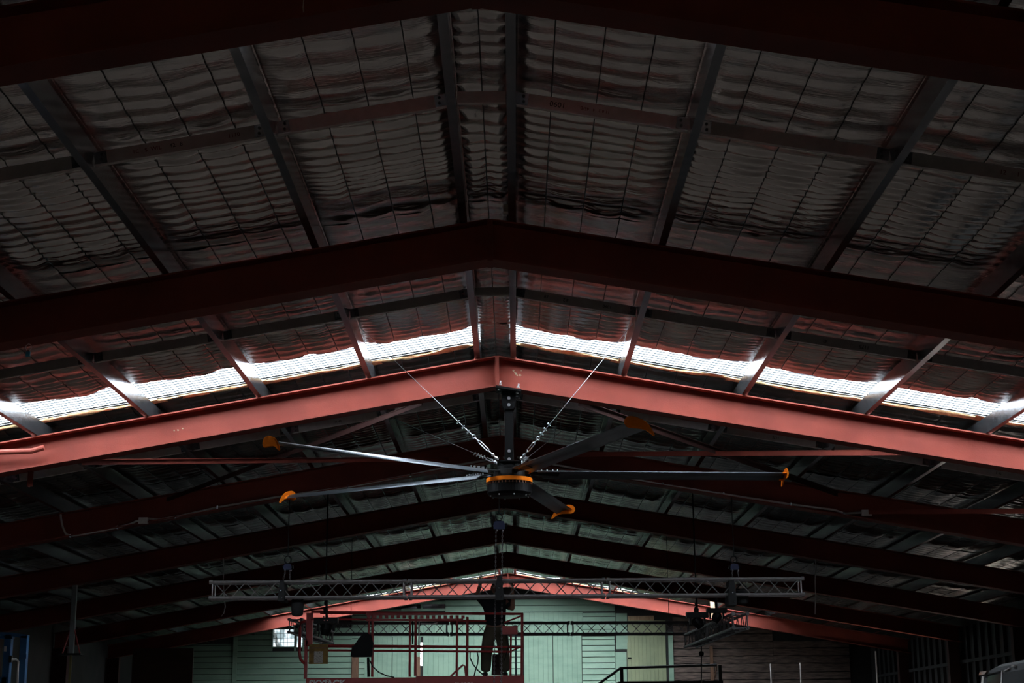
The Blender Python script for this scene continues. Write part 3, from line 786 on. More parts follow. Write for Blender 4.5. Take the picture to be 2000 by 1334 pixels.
# orange labels at the root of the blade that points to the camera
a = PH0 - 4 * 2 * PI / 5
rad = Vector((math.cos(a), math.sin(a), 0)); ccw = Vector((-math.sin(a), math.cos(a), 0)); ch = ccw * c - Vector((0, 0, 1)) * s_; nn = Vector((0, 0, 1)) * c + ccw * s_
lb = MB()
def P5(r, u, v=-.028): return Vector((FX, FY, FZ)) + rad * r + ch * u + nn * v
for (ra, ua, rb, ub, wd) in ((.42, .09, .52, .07, .02), (.44, -.06, .52, -.075, .02)):
    lb.bar(P5(ra, ua), P5(rb, ub), wd, .002, nn)
lb.each('orange_sticker', ORANGE, fan)

# guy wires with turnbuckles and cable clips
def guy(px, py, X, lab, dirs, start):
    e = at_x(px, py, X)
    sx_, sy_ = start
    s0 = Vector((FX + sx_ * .14, FY + sy_ * .14, FZ + .16))
    d = (e - s0); Lh = d.length; d.normalize()
    g = thing('guy_wire', lab, 'wire', s0, 'wires steadying the fan')
    MB().tube([s0 + d * .62, s0 + d * 1.2, e], .0035, 6).obj('cable', STEEL, g)
    MB().tube([e, e + Vector((0, .02, .06)), e + Vector((0, 0, .10))], .004, 5).obj('cable_loop', STEEL, g)
    # shackle, turnbuckle with two side bars, hook ends
    m_ = MB(); m_.ball(s0 + d * .03, .022, 8); m_.cyl(s0, s0 + d * .10, .010, 6); m_.ball(s0 + d * .10, .020, 8)
    m_.obj('shackle', STEEL, g)
    m_ = MB(); m_.cyl(s0 + d * .10, s0 + d * .20, .008, 6); m_.cyl(s0 + d * .38, s0 + d * .46, .008, 6)
    q = d.cross(Vector((0, 1, 0))).normalized() * .014
    m_.tube([s0 + d * .18, s0 + d * .20 + q, s0 + d * .37 + q, s0 + d * .40], .007, 6); m_.tube([s0 + d * .18, s0 + d * .20 - q, s0 + d * .37 - q, s0 + d * .40], .007, 6)
    m_.obj('turnbuckle', STEEL, g)
    # ring
    c_ = s0 + d * .48; u = d.cross(q).normalized(); m_ = MB()
    m_.tube([c_ + (d * math.cos(t) + q.normalized() * math.sin(t)) * .022 for t in np.linspace(0, 2 * PI, 13)], .006, 5, close=False); m_.obj('thimble', STEEL, g)
    MB().cyl(c_ + d * .02, s0 + d * .64, .006, 6).obj('doubled_cable', STEEL, g)
    for t in (.58, .68, .78):
        m_ = MB(); p = s0 + d * t; m_.box(p, (.022, .022, .022)); m_.tube([p + q * .9 - d * .008, p + q * 1.9 - d * .008, p + q * 1.9 + d * .008, p + q * .9 + d * .008], .005, 5); m_.cyl(p - q * 1.5, p + q * 1.3, .0055, 5)
        m_.obj('cable_clip', STEEL, g)
guy(704, 640, -1.56, 'taut steel guy wire climbing left from the fan hub in front of the lit rafter', 0, (-1, -1))
guy(1236, 632, 1.54, 'taut steel guy wire climbing right from the fan hub in front of the lit rafter', 0, (1, -1))
guy(770, 818, -1.56, 'thin dim guy wire running left behind the lit rafter', 0, (-1, 1))
guy(1142, 806, 1.54, 'thin dim guy wire running right behind the lit rafter', 0, (1, 1))

# ================================================================ FITTINGS ON THE RAFTERS
yc3 = YK(3) + .03
cp = MB()
def pipe(pts, Y, r): return [at(x, y, Y) for x, y in pts]
c1 = thing('conduit', 'thin grey conduit with a square junction box on the dark rafter left of the fan', 'pipe', at(280, 1017, yc3))
MB().tube(pipe([(118, 1000), (119, 1012), (122, 1028), (128, 1042), (136, 1047), (160, 1044), (230, 1030), (256, 1023), (266, 1018), (272, 1017)], yc3, .016), .017, 8).obj('pipe', CONDUIT, c1, smooth=True)
MB().tube(pipe([(289, 1013), (310, 1015), (345, 1009), (430, 990), (540, 971), (680, 951), (805, 927), (895, 908), (985, 893)], yc3, .016), .017, 8).obj('pipe', CONDUIT, c1, smooth=True)
a = at(271, 1023, yc3 - .02); b = at(289, 1011, yc3 - .02)
MB().bb(a.x, b.x, yc3 - .05, yc3 + .03, a.z, b.z).obj('junction_box', WHITE, c1)
for x, y in ((138, 1047), (230, 1030), (343, 1010), (425, 991), (680, 951), (802, 928)):
    p = at(x, y, yc3); MB().box(p, (.03, .05, .05)).obj('pipe_clip', GALV, c1)
c2 = thing('conduit', 'thin grey conduit ending in a square box on the dark rafter right of the fan', 'pipe', at(1692, 1002, yc3))
MB().tube(pipe([(1010, 893), (1060, 903), (1140, 918), (1264, 941), (1290, 946), (1413, 965), (1544, 985), (1630, 996), (1650, 1003), (1683, 1001)], yc3, .016), .017, 8).obj('pipe', CONDUIT, c2, smooth=True)
a = at(1683, 1008, yc3 - .02); b = at(1702, 996, yc3 - .02)
MB().bb(a.x, b.x, yc3 - .05, yc3 + .03, a.z, b.z).obj('junction_box', WHITE, c2)
for x, y in ((1294, 946), (1413, 965), (1544, 985), (1648, 1003)):
    p = at(x, y, yc3); MB().box(p, (.03, .05, .05)).obj('pipe_clip', GALV, c2)
# red pipe on the lit rafter, hanging stub, hook, box
yy = YK(2) - .02
MB().tube([at(-80, 884, yy), at(0, 883, yy), (at(62, 881, yy)), at(86, 874, yy)], .034, 10).obj('red_pipe', RED, None, label='short bent red pipe fixed to the face of the lit rafter at its far left', cat='pipe')
yy = YK(2) + FLW - .02; a = at(58, 951, yy); tpz = zr(a.x) - DEP
mb = MB(); mb.bb(a.x - .02, a.x - .008, yy - .05, yy + .03, a.z, tpz); mb.bb(a.x - .02, a.x + .05, yy - .05, yy - .04, a.z, tpz)
mb.obj('hanging_bracket', RED, None, label='short red steel bracket hanging under the left part of the lit rafter', cat='bracket')
yy = YK(1) + .1; c = at(55, 690, yy)
hk = thing('hook_tag', 'small metal clip with a light blue tag hanging from the dark rafter', 'clip', c)
MB().tube([c + Vector((math.sin(t) * .026, 0, .055 + math.cos(t) * .032)) for t in np.linspace(0, 2 * PI, 13)], .004, 5, close=False).obj('wire_clip', STEEL, hk)
MB().bb(c.x - .02, c.x + .02, yy - .008, yy + .008, c.z - .03, c.z + .015).obj('blue_tag', CYAN, hk)
MB().bb(c.x - .012, c.x + .012, yy - .008, yy + .008, c.z + .015, c.z + .028).obj('red_sleeve', INKR, hk)
a = at(983, 416, YK(1) - .12); b = at(998, 402, YK(1) - .12)
ob = MB().bb(a.x, b.x, YK(1) - .16, YK(1) - .08, a.z, b.z).obj('junction_box', WHITE, None, label='small white box under the purlin just right of the ridge', cat='box')
c = at(593, 0, YK(0) + FLW + .02)
MB().tube([at(594, -30, YK(0) - .01), at(593, 0, YK(0) - .01), at(592, 14, YK(0) - .01), at(594, 34, YK(0) + FLW + .02), at(600, 52, YK(0) + FLW + .3)], .004, 5).obj('hanging_wire', CONDUIT, None, label='thin wire dropping across the unlit rafter at the top', cat='wire')
# hanging grey rods / ropes
def rope(pts, Y, r, lab, mt=CONDUIT):
    P = [at(x, y, Y) for x, y in pts]; P[0].z = zr(P[0].x) - DEP
    MB().tube(P, r, 6).obj('hanging_rope', mt, None, smooth=True, label=lab, cat='rope')
rope([(436, 1091), (437, 1110), (436, 1132), (438, 1170), (440, 1185), (437, 1198), (432, 1204)], 30.8, .010, 'pale rope hanging in a hook shape past the near truss, left end')
rope([(1592, 1093), (1594, 1105), (1592, 1130), (1593, 1160), (1592, 1200)], 30.8, .010, 'pale rope hanging straight beyond the right end of the near truss')
# post hanging from the fourth rafter
yy = YK(4) + .13; a = at(146, 1150, yy); b = at(139, 1278, yy)
po = thing('hanging_post', 'dark grey steel post hanging from a rafter with a braced foot plate', 'post', b)
mb = MB(); tp = Vector((a.x, yy, zr(a.x) - DEP)); mb.bar(tp, b, .085, .085, (0, 1, 0)); mb.obj('shaft', mat('dim_grey_steel', (.20, .21, .22, 1), rough=.6), po)
MB().box(b, (.42, .25, .03)).obj('foot_plate', BLACK, po)
for s in (-1, 1): MB().bar(b + Vector((s * .17, 0, 0)), b + (tp - b) * .45, .02, .02).obj('stay', REDB, po)
MB().bar(b, (b.x - .02, yy, 0), .04, .04, (0, 1, 0)).obj('lower_shaft', mat('dull_yellow_paint', (.16, .13, .04, 1), rough=.7), po)

# ================================================================ TRUSSES
def truss(A, B_, lab, size=.24, secl=3.05, mt=ALU, r=.025, hang=False):
    """square lattice truss from A to B (bottom-near chord positions are offset from the centre line)"""
    A, B_ = Vector(A), Vector(B_); d = B_ - A; L = d.length; d.normalize()
    up = Vector((0, 0, 1)); sd = d.cross(up).normalized(); h = size / 2
    root = thing('lighting_truss', lab, 'truss', (A + B_) / 2, 'square lattice lighting trusses')
    n = max(1, round(L / secl)); sl = L / n
    if hang:
        for t in (.06, .94):
            p = A + d * (L * t); MB().cyl(p, (p.x, p.y, zr(p.x) + .22), .007, 6).obj('hanger', BLACK, root)
    for i in range(n):
        a = A + d * (sl * i + .01); b = A + d * (sl * (i + 1) - .01)
        mb = MB(); m_ = max(2, round(sl / .50)); st = (b - a).length - .16
        for f_, (o1, o2) in enumerate(((sd * h + up * h, sd * h - up * h), (-sd * h + up * h, -sd * h - up * h), (up * h + sd * h, up * h - sd * h), (-up * h + sd * h, -up * h - sd * h))):
            for j in range(m_):
                t0 = .08 + st * j / m_; t1 = .08 + st * (j + .5) / m_; t2 = .08 + st * (j + 1) / m_
                p, q = (o1, o2) if f_ % 2 == 0 else (o2, o1)
                mb.cyl(a + d * t0 + p, a + d * (t1 - .02) + q, .009, 5); mb.cyl(a + d * (t1 + .02) + q, a + d * t2 + p, .009, 5)
            for t in (.05, st + .11): mb.cyl(a + d * t + o1, a + d * t + o2, .012, 6)
        sec = mb.obj('truss_section', mt, root, kind='stuff')
        for s1 in (-1, 1):
            for s2 in (-1, 1):
                off = sd * (h * s1) + up * (h * s2)
                c_ = MB(); c_.cyl(a + off, b + off, r, 8)
                for e, dd in ((a, d), (b, -d)): c_.cyl(e + off, e + off + dd * .05, r * 1.35, 8)
                c_.obj('chord', mt, sec)
    return root
YT = 24.9
A = at(407, 1152.5, YT); B_ = at(1573, 1154, YT)
tr1 = truss((A.x, YT + .13, A.z), (B_.x, YT + .13, (A.z + B_.z) / 2 + .03), 'long pale aluminium box truss hanging across the hall below the fan')
A = at(642, 1228, 35.3); B_ = at(1350, 1227, 35.3)
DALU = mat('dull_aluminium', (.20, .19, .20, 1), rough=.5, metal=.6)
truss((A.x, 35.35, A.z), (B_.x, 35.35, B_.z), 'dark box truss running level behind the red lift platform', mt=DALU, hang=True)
A = at(574, 1222, 31.5); B_ = at(640, 1243, 35.0)
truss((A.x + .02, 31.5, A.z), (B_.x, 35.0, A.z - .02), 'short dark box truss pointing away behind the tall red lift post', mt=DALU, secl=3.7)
A = at(1447, 1212, 27.4); B_ = at(1348, 1253, 33.3)
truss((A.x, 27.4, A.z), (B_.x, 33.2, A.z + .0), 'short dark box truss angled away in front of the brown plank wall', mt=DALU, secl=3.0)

def chain(mb, a, b, link_=.045, r=.0045, wd=.011):
    a, b = Vector(a), Vector(b); n = int((b - a).length / (link_ * .72)); d = (b - a).normalized()
    for i in range(n):
        c = a + (b - a) * ((i + .5) / n)
        u = (Vector((1, 0, 0)) if i % 2 else Vector((0, 1, 0))); u = (u - d * u.dot(d)).normalized()
        pts = [c + d * (math.cos(t) * link_ / 2) + u * (math.sin(t) * wd) for t in (0, PI / 3, 2 * PI / 3, PI, 4 * PI / 3, 5 * PI / 3, 2 * PI)]
        mb.tube(pts, r, 4, close=False)
    return mb
def hoist(px, py, Y, zrig, lab, ends, size=.13):
    """electric chain hoist: hook up to the rafter, blue body, chains down to ends (picture points)"""
    c = at(px, py, Y)
    h = thing('chain_hoist', lab, 'hoist', c, 'blue chain hoists holding the trusses')
    MB().prism([(-size, -size * .7), (size, -size * .7), (size * 1.1, 0), (size * .8, size * .8), (-size * .8, size * .8), (-size * 1.1, 0)], -size * .8, size * .8,
               Matrix.Translation(c) @ Matrix(((1, 0, 0, 0), (0, 0, 1, 0), (0, 1, 0, 0), (0, 0, 0, 1)))).obj('hoist_body', BLUED, h)
    m_ = MB(); m_.cyl(c + Vector((size, 0, 0)), c + Vector((size * 1.5, 0, 0)), size * .55, 12); m_.cyl(c - Vector((size, 0, 0)), c - Vector((size * 1.4, 0, 0)), size * .5, 12); m_.each('motor_cap', BLACK, h)
    m_ = MB(); m_.tube([c + Vector((math.sin(t) * .05, 0, size * .8 + .07 + math.cos(t) * .06)) for t in np.linspace(0, 2 * PI, 11)], .012, 6, close=False); m_.cyl(c + Vector((0, 0, size * .8 + .12)), (c.x, Y, zrig), .008, 6)
    m_.obj('hook', BLACK, h)
    for (qx, qy, ox) in ends:
        e = at(qx, qy, Y); m_ = MB(); chain(m_, c + Vector((ox, 0, -size * .6)), e); m_.obj('chain', ALU, h, kind='stuff')
    m_ = MB(); m_.ball(c + Vector((-.035, -size * .8, -size * .9)), .015, 8); m_.ball(c + Vector((.055, -size * .8, -size * .95)), .015, 8); m_.each('chain_guide', ALU, h)
    return h
YH = 25.25
def ry(k): return YK(k) + .13
hoist(975, 1027, 25.2, zr(0) - DEP, 'blue chain hoist hanging at the ridge directly below the fan', [(965, 1345, -.05), (979, 1345, .05)], .085)
hoist(562, 1108, YH, zr(-3.4) - DEP, 'dark blue chain hoist above the left part of the near truss', [(567, 1140, .03), (551, 1140, -.03)], .06)
hoist(1434, 1108, YH, zr(3.6) - DEP, 'dark blue chain hoist above the right part of the near truss', [(1444, 1135, .05), (1430, 1135, -.03)], .06)
# beam across carrying the hoists is the conduit rafter itself; slings round the truss
def sling(px0, py0, px1, py1, lab, cat='strap', dy=.2, Y=YT, nm='truss_sling'):
    a = at(px0, py1, Y - .08); b = at(px1, py0, Y - .08); g = thing(nm, lab, cat, ((a.x + b.x) / 2, Y + .1, (a.z + b.z) / 2))
    w_ = b.x - a.x; m_ = MB()
    cx = (a.x + b.x) / 2
    m_.prism([(-w_ * .3, b.z), (w_ * .3, b.z), (w_ * .55, a.z + .08), (w_ * .5, a.z), (-w_ * .5, a.z), (-w_ * .55, a.z + .08)], Y - .08, Y + .36,
             Matrix(((1, 0, 0, cx), (0, 0, 1, 0), (0, 1, 0, 0), (0, 0, 0, 1))))
    m_.obj('strap', BLACKC, g)
    n_ = MB(); n_.ball((cx, Y - .09, (a.z + b.z) / 2), .018, 8); n_.ball((cx + w_ * .2, Y - .09, a.z + .05), .014, 8); n_.each('buckle', GALV, g)
sling(543, 1133, 556, 1174, 'black lifting strap wrapped round the near truss, left side')
sling(1424, 1133, 1437, 1182, 'black lifting strap wrapped round the near truss, right side')
sling(968, 1124, 983, 1172, 'black lifting strap at the middle of the near truss')
def chain_bag(px0, py0, px1, py1, Y, lab):
    a = at(px0, py1, Y); b = at(px1, py0, Y); cx = (a.x + b.x) / 2; h = b.z - a.z; w_ = (b.x - a.x) / 2
    g = thing('chain_bag', lab, 'bag', (cx, Y, a.z))
    MB().lathe((cx, Y, a.z), [(w_ * .45, 0), (w_ * .85, h * .08), (w_ * .95, h * .4), (w_, h * .8), (w_ * .9, h * .92)], 12).obj('bag', BLACKC, g, smooth=True)
    MB().lathe((cx, Y, a.z), [(w_ * .9, h * .92), (w_ * 1.0, h * .93), (w_ * 1.0, h), (w_ * .85, h)], 12).obj('rim', BLACK, g)
    m_ = MB()
    for s in (-1, 1): m_.tube([(cx + s * w_ * .9, Y, a.z + h * .95), (cx + s * w_ * .5, Y, a.z + h * 1.15), (cx, Y, b.z + h * .35)], .01, 5)
    m_.each('strap', BLACK, g)
chain_bag(568, 1172, 594, 1204, 25.1, 'black chain bag hanging under the left of the near truss')
chain_bag(1438, 1150, 1462, 1180, 25.1, 'black chain bag hanging at the right of the near truss')

def moving_head(px, py, Y, sz, lab, ang=0.0, led=False):
    c = at(px, py, Y); g = thing('stage_light', lab, 'stage light', c, 'black stage lights hung on the trusses')
    MB().box(c + Vector((0, 0, sz * .55)), (sz * 1.9, sz * .9, sz * .45)).obj('base', BLACK, g)
    m_ = MB()
    for s in (-1, 1): m_.bar(c + Vector((s * sz * .62, 0, sz * .45)), c + Vector((s * sz * .62, 0, -sz * .25)), sz * .16, sz * .4, (0, 1, 0))
    m_.each('yoke', BLACK, g)
    M = Matrix.Rotation(ang, 3, 'Y'); a = c + Vector((0, 0, -.05 * sz)); d = M @ Vector((0, 0, -1))
    h = MB(); h.tube([a - d * sz * .45, a - d * sz * .3, a + d * sz * .1, a + d * sz * .55], .1, 14, rs=[sz * .25, sz * .42, sz * .45, sz * .32]); h.obj('head', BLACK, g, smooth=False)
    l = MB(); l.cyl(a + d * sz * .55, a + d * sz * .57, sz * .27, 14); l.obj('lens', GLASS, g)
    k = MB(); k.cyl(c + Vector((0, 0, sz * .78)), c + Vector((0, 0, sz * 2.3)), .02, 8); k.obj('clamp', BLACK, g)
    if led:
        e = MB(); e.box(c + Vector((-.02, -sz * .46, sz * .55)), (.022, .006, .018)); e.box(c + Vector((.03, -sz * .46, sz * .55)), (.022, .006, .018)); e.each('indicator', REDLED, g)
    return g
moving_head(637, 1226, 28.6, .22, 'black stage light with two small red marks beside the tall red lift post', .2, True)
moving_head(1362, 1214, 28.2, .20, 'wide black stage light below a hook on the right truss', -.6)
mv = moving_head(1400, 1204, 28.2, .18, 'black stage light tilted beside the pale wooden upright', .5)
# white/pale timber upright in front of the end rafter
a = at(1388, 1206, YK(7) - .3); b = at(1395, 1175, YK(7) - .3)
MB().prism([(a.x, b.z), (b.x, b.z), (b.x + .01, a.z + .25), (a.x + .03, a.z - .02)], YK(7) - .33, YK(7) - .25, Matrix(((1, 0, 0, 0), (0, 0, 1, 0), (0, 1, 0, 0), (0, 0, 0, 1)))).obj('timber_upright', WOODL, None, label='short pale wooden upright against the far lit rafter on the right', cat='timber')
# hooks for the side trusses
def hang_hook(px, py0, py1, Y, lab, zt):
    a = at(px, py0, Y); b = at(px, py1, Y); g = thing('hoist_hook', lab, 'hook', b)
    MB().cyl(a, (a.x, Y, zt), .012, 6).obj('rod', BLACK, g)
    m_ = MB(); m_.ball(a, .03, 8, (1, .6, 1.3)); m_.ball((a + b) / 2, .045, 8, (1, .7, 1.4)); m_.obj('swivel', BLACK, g)
    MB().tube([b + Vector((math.sin(t) * .035, 0, .03 + math.cos(t) * .045)) for t in np.linspace(0, 5, 10)], .012, 6).obj('hook', BLACK, g)
hang_hook(636, 1178, 1208, 28.6, 'black hook hanging in front of the lit end rafter, above the red-marked light', zr(3.3) + .2)
hang_hook(1360, 1180, 1203, 28.2, 'black hook and swivel hanging over the right truss', zr(3.2) + .2)
g = thing('hanging_cable', 'thin dark cable with a round stopper hanging below the right truss', 'cable', at(1370, 1276, 33))
MB().cyl(at(1370, 1258, 33), at(1370, 1400, 33), .012, 6).obj('cord', BLACK, g); MB().ball(at(1370, 1277, 33), .055, 10).obj('stopper', BLACK, g)

# ================================================================ SCISSOR LIFT AND PERSON
YL = 31.0; YL2 = 31.9
lp = lambda x, y, Y=YL: at(x, y, Y)
lift = thing('platform_lift', 'red scissor lift platform raised in front of the green end wall', 'lift', lp(810, 1334))
def lbox(px0, py0, px1, py1, mt, name, Y=YL, d=.04, **kw):
    a = at(px0, py1, Y); b = at(px1, py0, Y)
    return MB().bb(a.x, b.x, Y, Y + d, a.z, b.z).obj(name, mt, lift, **kw)
zf = lp(810, 1326).z
a = lp(597, 1326); b = lp(1023, 1326)
MB().bb(a.x, b.x, YL, YL2 + .3, zf - .18, zf - .10).obj('deck', REDB, lift)
lbox(597, 1323, 812, 1346, REDB, 'kick_board', YL - .01, .02); lbox(812, 1319, 1023, 1346, REDB, 'kick_board', YL - .02, .02)
# scissor arms down to the chassis
zc = .75
m_ = MB()
n = 3; H = (zf - .2 - zc) / n
for i in range(n):
    for yy in (YL + .15, YL2 + .1):
        m_.bar((a.x + .4, yy, zc + i * H), (b.x - .4, yy, zc + (i + 1) * H), .06, .12, (0, 0, 1)); m_.bar((b.x - .4, yy + .06, zc + i * H), (a.x + .4, yy + .06, zc + (i + 1) * H), .06, .12, (0, 0, 1))
m_.each('scissor_arm', REDB, lift)
MB().bb(a.x + .1, b.x - .1, YL, YL2 + .3, .35, .75).obj('chassis', REDB, lift)
for x in (a.x + .5, b.x - .5):
    for yy in (YL - .08, YL2 + .15):
        MB().cyl((x, yy, .32), (x, yy + .22, .32), .32, 20).obj('wheel', RUBBER, lift)
# rails and posts
def rail(x0, y0, x1, y1, th, name='rail', Y=YL, mt=REDB):
    p = at(x0, y0, Y); q = at(x1, y1, Y); MB().tube([p, q], th / 2, 8).obj(name, mt, lift)
rail(608, 1195, 1022, 1199, .045); rail(608, 1209, 950, 1213, .04)
rail(600, 1260, 1022, 1264, .04); rail(600, 1270, 1000, 1273, .04)
for x, y0, y1, t in ((728, 1200, 1322, .05), (721, 1203, 1240, .04), (801, 1206, 1322, .045), (812, 1206, 1320, .05), (893, 1205, 1320, .045), (913, 1205, 1320, .05), (998, 1240, 1320, .04), (1020, 1199, 1320, .05)):
    rail(x, y0, x - 1, y1, t, 'post')
rail(1020, 1262, 990, 1275, .03, 'stay', YL + .05); rail(1018, 1203, 985, 1216, .03, 'stay', YL + .05)
for x0 in (620, 1010): pass
lbox(597, 1197, 611, 1262, REDB, 'corner_post', YL, .10); lbox(593, 1250, 601, 1326, REDB, 'corner_post', YL, .06)
m_ = MB(); m_.tube([lp(x, y) for x, y in ((597, 1213), (588, 1216), (586, 1226), (585, 1275), (587, 1288), (595, 1296))], .028, 8); m_.obj('grab_handle', REDB, lift, smooth=True)
# slotted beam: top and bottom strips with webs between the slots
lbox(715, 1196, 922, 1202, REDB, 'slotted_beam', YL - .02, .06); lbox(715, 1208, 905, 1213, REDB, 'slotted_beam', YL - .02, .06)
x = 717.0
while x < 905:
    lbox(x, 1202, x + 6.5, 1208, REDB, 'beam_web', YL - .02, .06); x += 11.5
rail(819, 1205, 818, 1262, .026, 'pipe', YL + .06, CONDUIT); rail(806, 1212, 806, 1258, .03, 'pipe', YL + .3, BLACK)
m_ = MB(); m_.tube([at(x_, y_, YL + .08) for x_, y_ in ((822, 1218), (845, 1219), (853, 1217), (857, 1213), (858, 1206))], .014, 6); m_.obj('pipe', CONDUIT, lift, smooth=True)
# back rails (far side of the deck)
for y0, y1 in ((1197, 1199), (1262, 1264)): rail(625, y0 + 1, 1005, y1 + 1, .03, 'rail', YL2)
# control box, document board, tool bag
lbox(981, 1223, 1011, 1239, REDB, 'control_box', YL - .10, .12); lbox(1003, 1221, 1010, 1224, GALV, 'control_lid', YL - .10, .10)
bd = thing('document_board', 'yellowed board with a printed sheet hanging on the lift rail', 'board', lp(622, 1280, YL - .06))
a = at(603, 1297, YL - .06); b = at(641, 1258, YL - .06); MB().bb(a.x, b.x, YL - .07, YL - .055, a.z, b.z).obj('backing', YELL, bd)
MB().bb(a.x, b.x, YL - .075, YL - .07, a.z + (b.z - a.z) * .78, a.z + (b.z - a.z) * .84).obj('clip_bar', WOODP, bd)
a = at(613, 1295, YL - .075); b = at(631, 1272, YL - .075); MB().bb(a.x, b.x, YL - .08, YL - .0755, a.z, b.z).obj('printed_sheet', PAPER, bd)
c = lp(707, 1262, YL - .06)
tb_ = thing('equipment_bag', 'black bag with a rounded flap hung over the lift rail', 'bag', c)
a = at(685, 1283, YL - .1); b = at(727, 1262, YL - .1); m_ = MB()
W_ = b.x - a.x
m_.prism([(a.x, a.z + .02), (a.x + .03, a.z), (b.x - .03, a.z), (b.x, a.z + .03), (b.x + .01, b.z + .05), (a.x + .03, b.z)], YL - .16, YL + .06, Matrix(((1, 0, 0, 0), (0, 0, 1, 0), (0, 1, 0, 0), (0, 0, 0, 1)))); m_.obj('bag_body', BLACKC, tb_)
m_ = MB(); pts = [(a.x + .04, b.z - .02), (a.x + W_ * .35, b.z + .13), (a.x + W_ * .55, b.z + .22), (a.x + W_ * .75, b.z + .25), (a.x + W_ * .93, b.z + .20), (b.x + .02, b.z + .05), (b.x, b.z - .05)]
m_.prism(pts[::-1], YL - .15, YL + .0, Matrix(((1, 0, 0, 0), (0, 0, 1, 0), (0, 1, 0, 0), (0, 0, 0, 1)))); m_.obj('flap', BLACKC, tb_)
rail(719, 1284, 720, 1322, .05, 'bag_strut', YL - .02, BLACK)
# lettering on the kick board
def sign(s_, px, py, size, Y, sx=1.0, mt=WHITE):
    cu = bpy.data.curves.new('lettering', 'FONT'); cu.body = s_; cu.size = size; cu.align_x = 'CENTER'; cu.align_y = 'TOP'; cu.extrude = .002; cu.offset = .006; cu.shear = .12
    cu.materials.append(mt); ob = text_mesh('lettering', cu, lift); ob.rotation_euler = (PI / 2, 0, 0); ob.scale = (sx, 1, 1)
    p = at(px, py, Y); ob.location = p; return ob
sign('SKYJACK', 638, 1326.5, .17, YL - .014, 1.0)
sign('SJ 9250', 905, 1332.5, .12, YL - .024)
m_ = MB()
for k_ in range(3):
    p = at(633 + k_ * 3, 1332, YL - .014); q = at(637 + k_ * 3.2, 1326.5, YL - .014); m_.bar(p, q, .006, .02, (0, 1, 0))
m_.obj('logo_mark', WHITE, lift, kind='stuff')
# loose cables on the platform
def lcable(pts, nm, lab, Y=YL - .03, r=.012):
    MB().tube([at(x, y, Y) for x, y in pts], r, 6).obj(nm, RUBBER, None, smooth=True, label=lab, cat='cable')
lcable([(722, 1290), (728, 1302), (740, 1313), (755, 1320), (770, 1323)], 'drooping_cable', 'black cable sagging from the equipment bag to the platform edge')
lcable([(918, 1274), (918, 1285), (924, 1298), (934, 1310), (944, 1318), (950, 1319)], 'looped_cable', 'black cable bowing left then down beside the worker')
lcable([(932, 1274), (934, 1284), (933, 1296), (929, 1308), (926, 1320)], 'looped_cable', 'black cable bowing outwards beside the worker, crossing the other one')
m_ = MB(); m_.tube([lp(x, y) for x, y in ((880, 1321), (894, 1308), (904, 1299), (908, 1301), (910, 1320))], .018, 6); m_.obj('bent_handle', REDB, lift)
lcable([(989, 1240), (993, 1262), (985, 1290)], 'control_cable', 'thin black cable hanging from the red control box', YL - .06, .008)

# person ----------------------------------------------------------------
PX, PY = at(968, 1321, 31.5).x, 31.5
zf = at(973, 1321, 31.5).z
def skin_mesh(name, joints, bones, mt, parent, lvl=2, root=0):
    me = bpy.data.meshes.new(name); me.from_pydata([j[0] for j in joints], bones, [])
    ob = link(name, me, parent); me.materials.append(mt)
    md = ob.modifiers.new('skin', 'SKIN'); md.use_smooth_shade = True
    for i, j in enumerate(joints):
        sv = me.skin_vertices[0].data[i]; r = j[1]; sv.radius = r if isinstance(r, tuple) else (r, r); sv.use_root = (i == root)
    sb = ob.modifiers.new('sub', 'SUBSURF'); sb.levels = lvl; sb.render_levels = lvl
    return ob
H0 = zf
def V(x, y, z): return (PX + x, PY + y, H0 + z)
CLO = 1.22                                       # loose clothing
person = thing('person', 'person in dark shirt and trousers standing on the lift, arms raised to the truss', 'person', (PX, PY, H0))
person.scale = (1.14, 1.08, 1.0)
# body core: whole figure in one surface (skin), clothes over it
J = [(V(0, 0, .92), (.15, .11)), (V(0, 0, 1.10), (.13, .10)), (V(0, 0, 1.28), (.16, .11)), (V(0, 0, 1.42), (.13, .09)), (V(0, -.01, 1.50), .055), (V(0, -.02, 1.56), .06),
     (V(-.18, 0, 1.41), .065), (V(-.27, -.08, 1.50), .05), (V(-.30, -.10, 1.56), .043), (V(-.26, -.16, 1.70), .032), (V(-.245, -.17, 1.76), .030),
     (V(.18, 0, 1.41), .065), (V(.25, -.12, 1.30), .05), (V(.29, -.18, 1.24), .045), (V(.30, -.20, 1.50), .034), (V(.29, -.19, 1.66), .030),
     (V(-.11, 0, .86), .095), (V(-.15, .01, .48), .062), (V(-.17, .02, .10), .042), (V(.11, 0, .86), .095), (V(.14, .01, .48), .062), (V(.155, .02, .10), .042)]
Bn = [(0, 1), (1, 2), (2, 3), (3, 4), (4, 5), (3, 6), (6, 7), (7, 8), (8, 9), (9, 10), (3, 11), (11, 12), (12, 13), (13, 14), (14, 15), (0, 16), (16, 17), (17, 18), (0, 19), (19, 20), (20, 21)]
body = skin_mesh('body', J, Bn, SKIN, person)
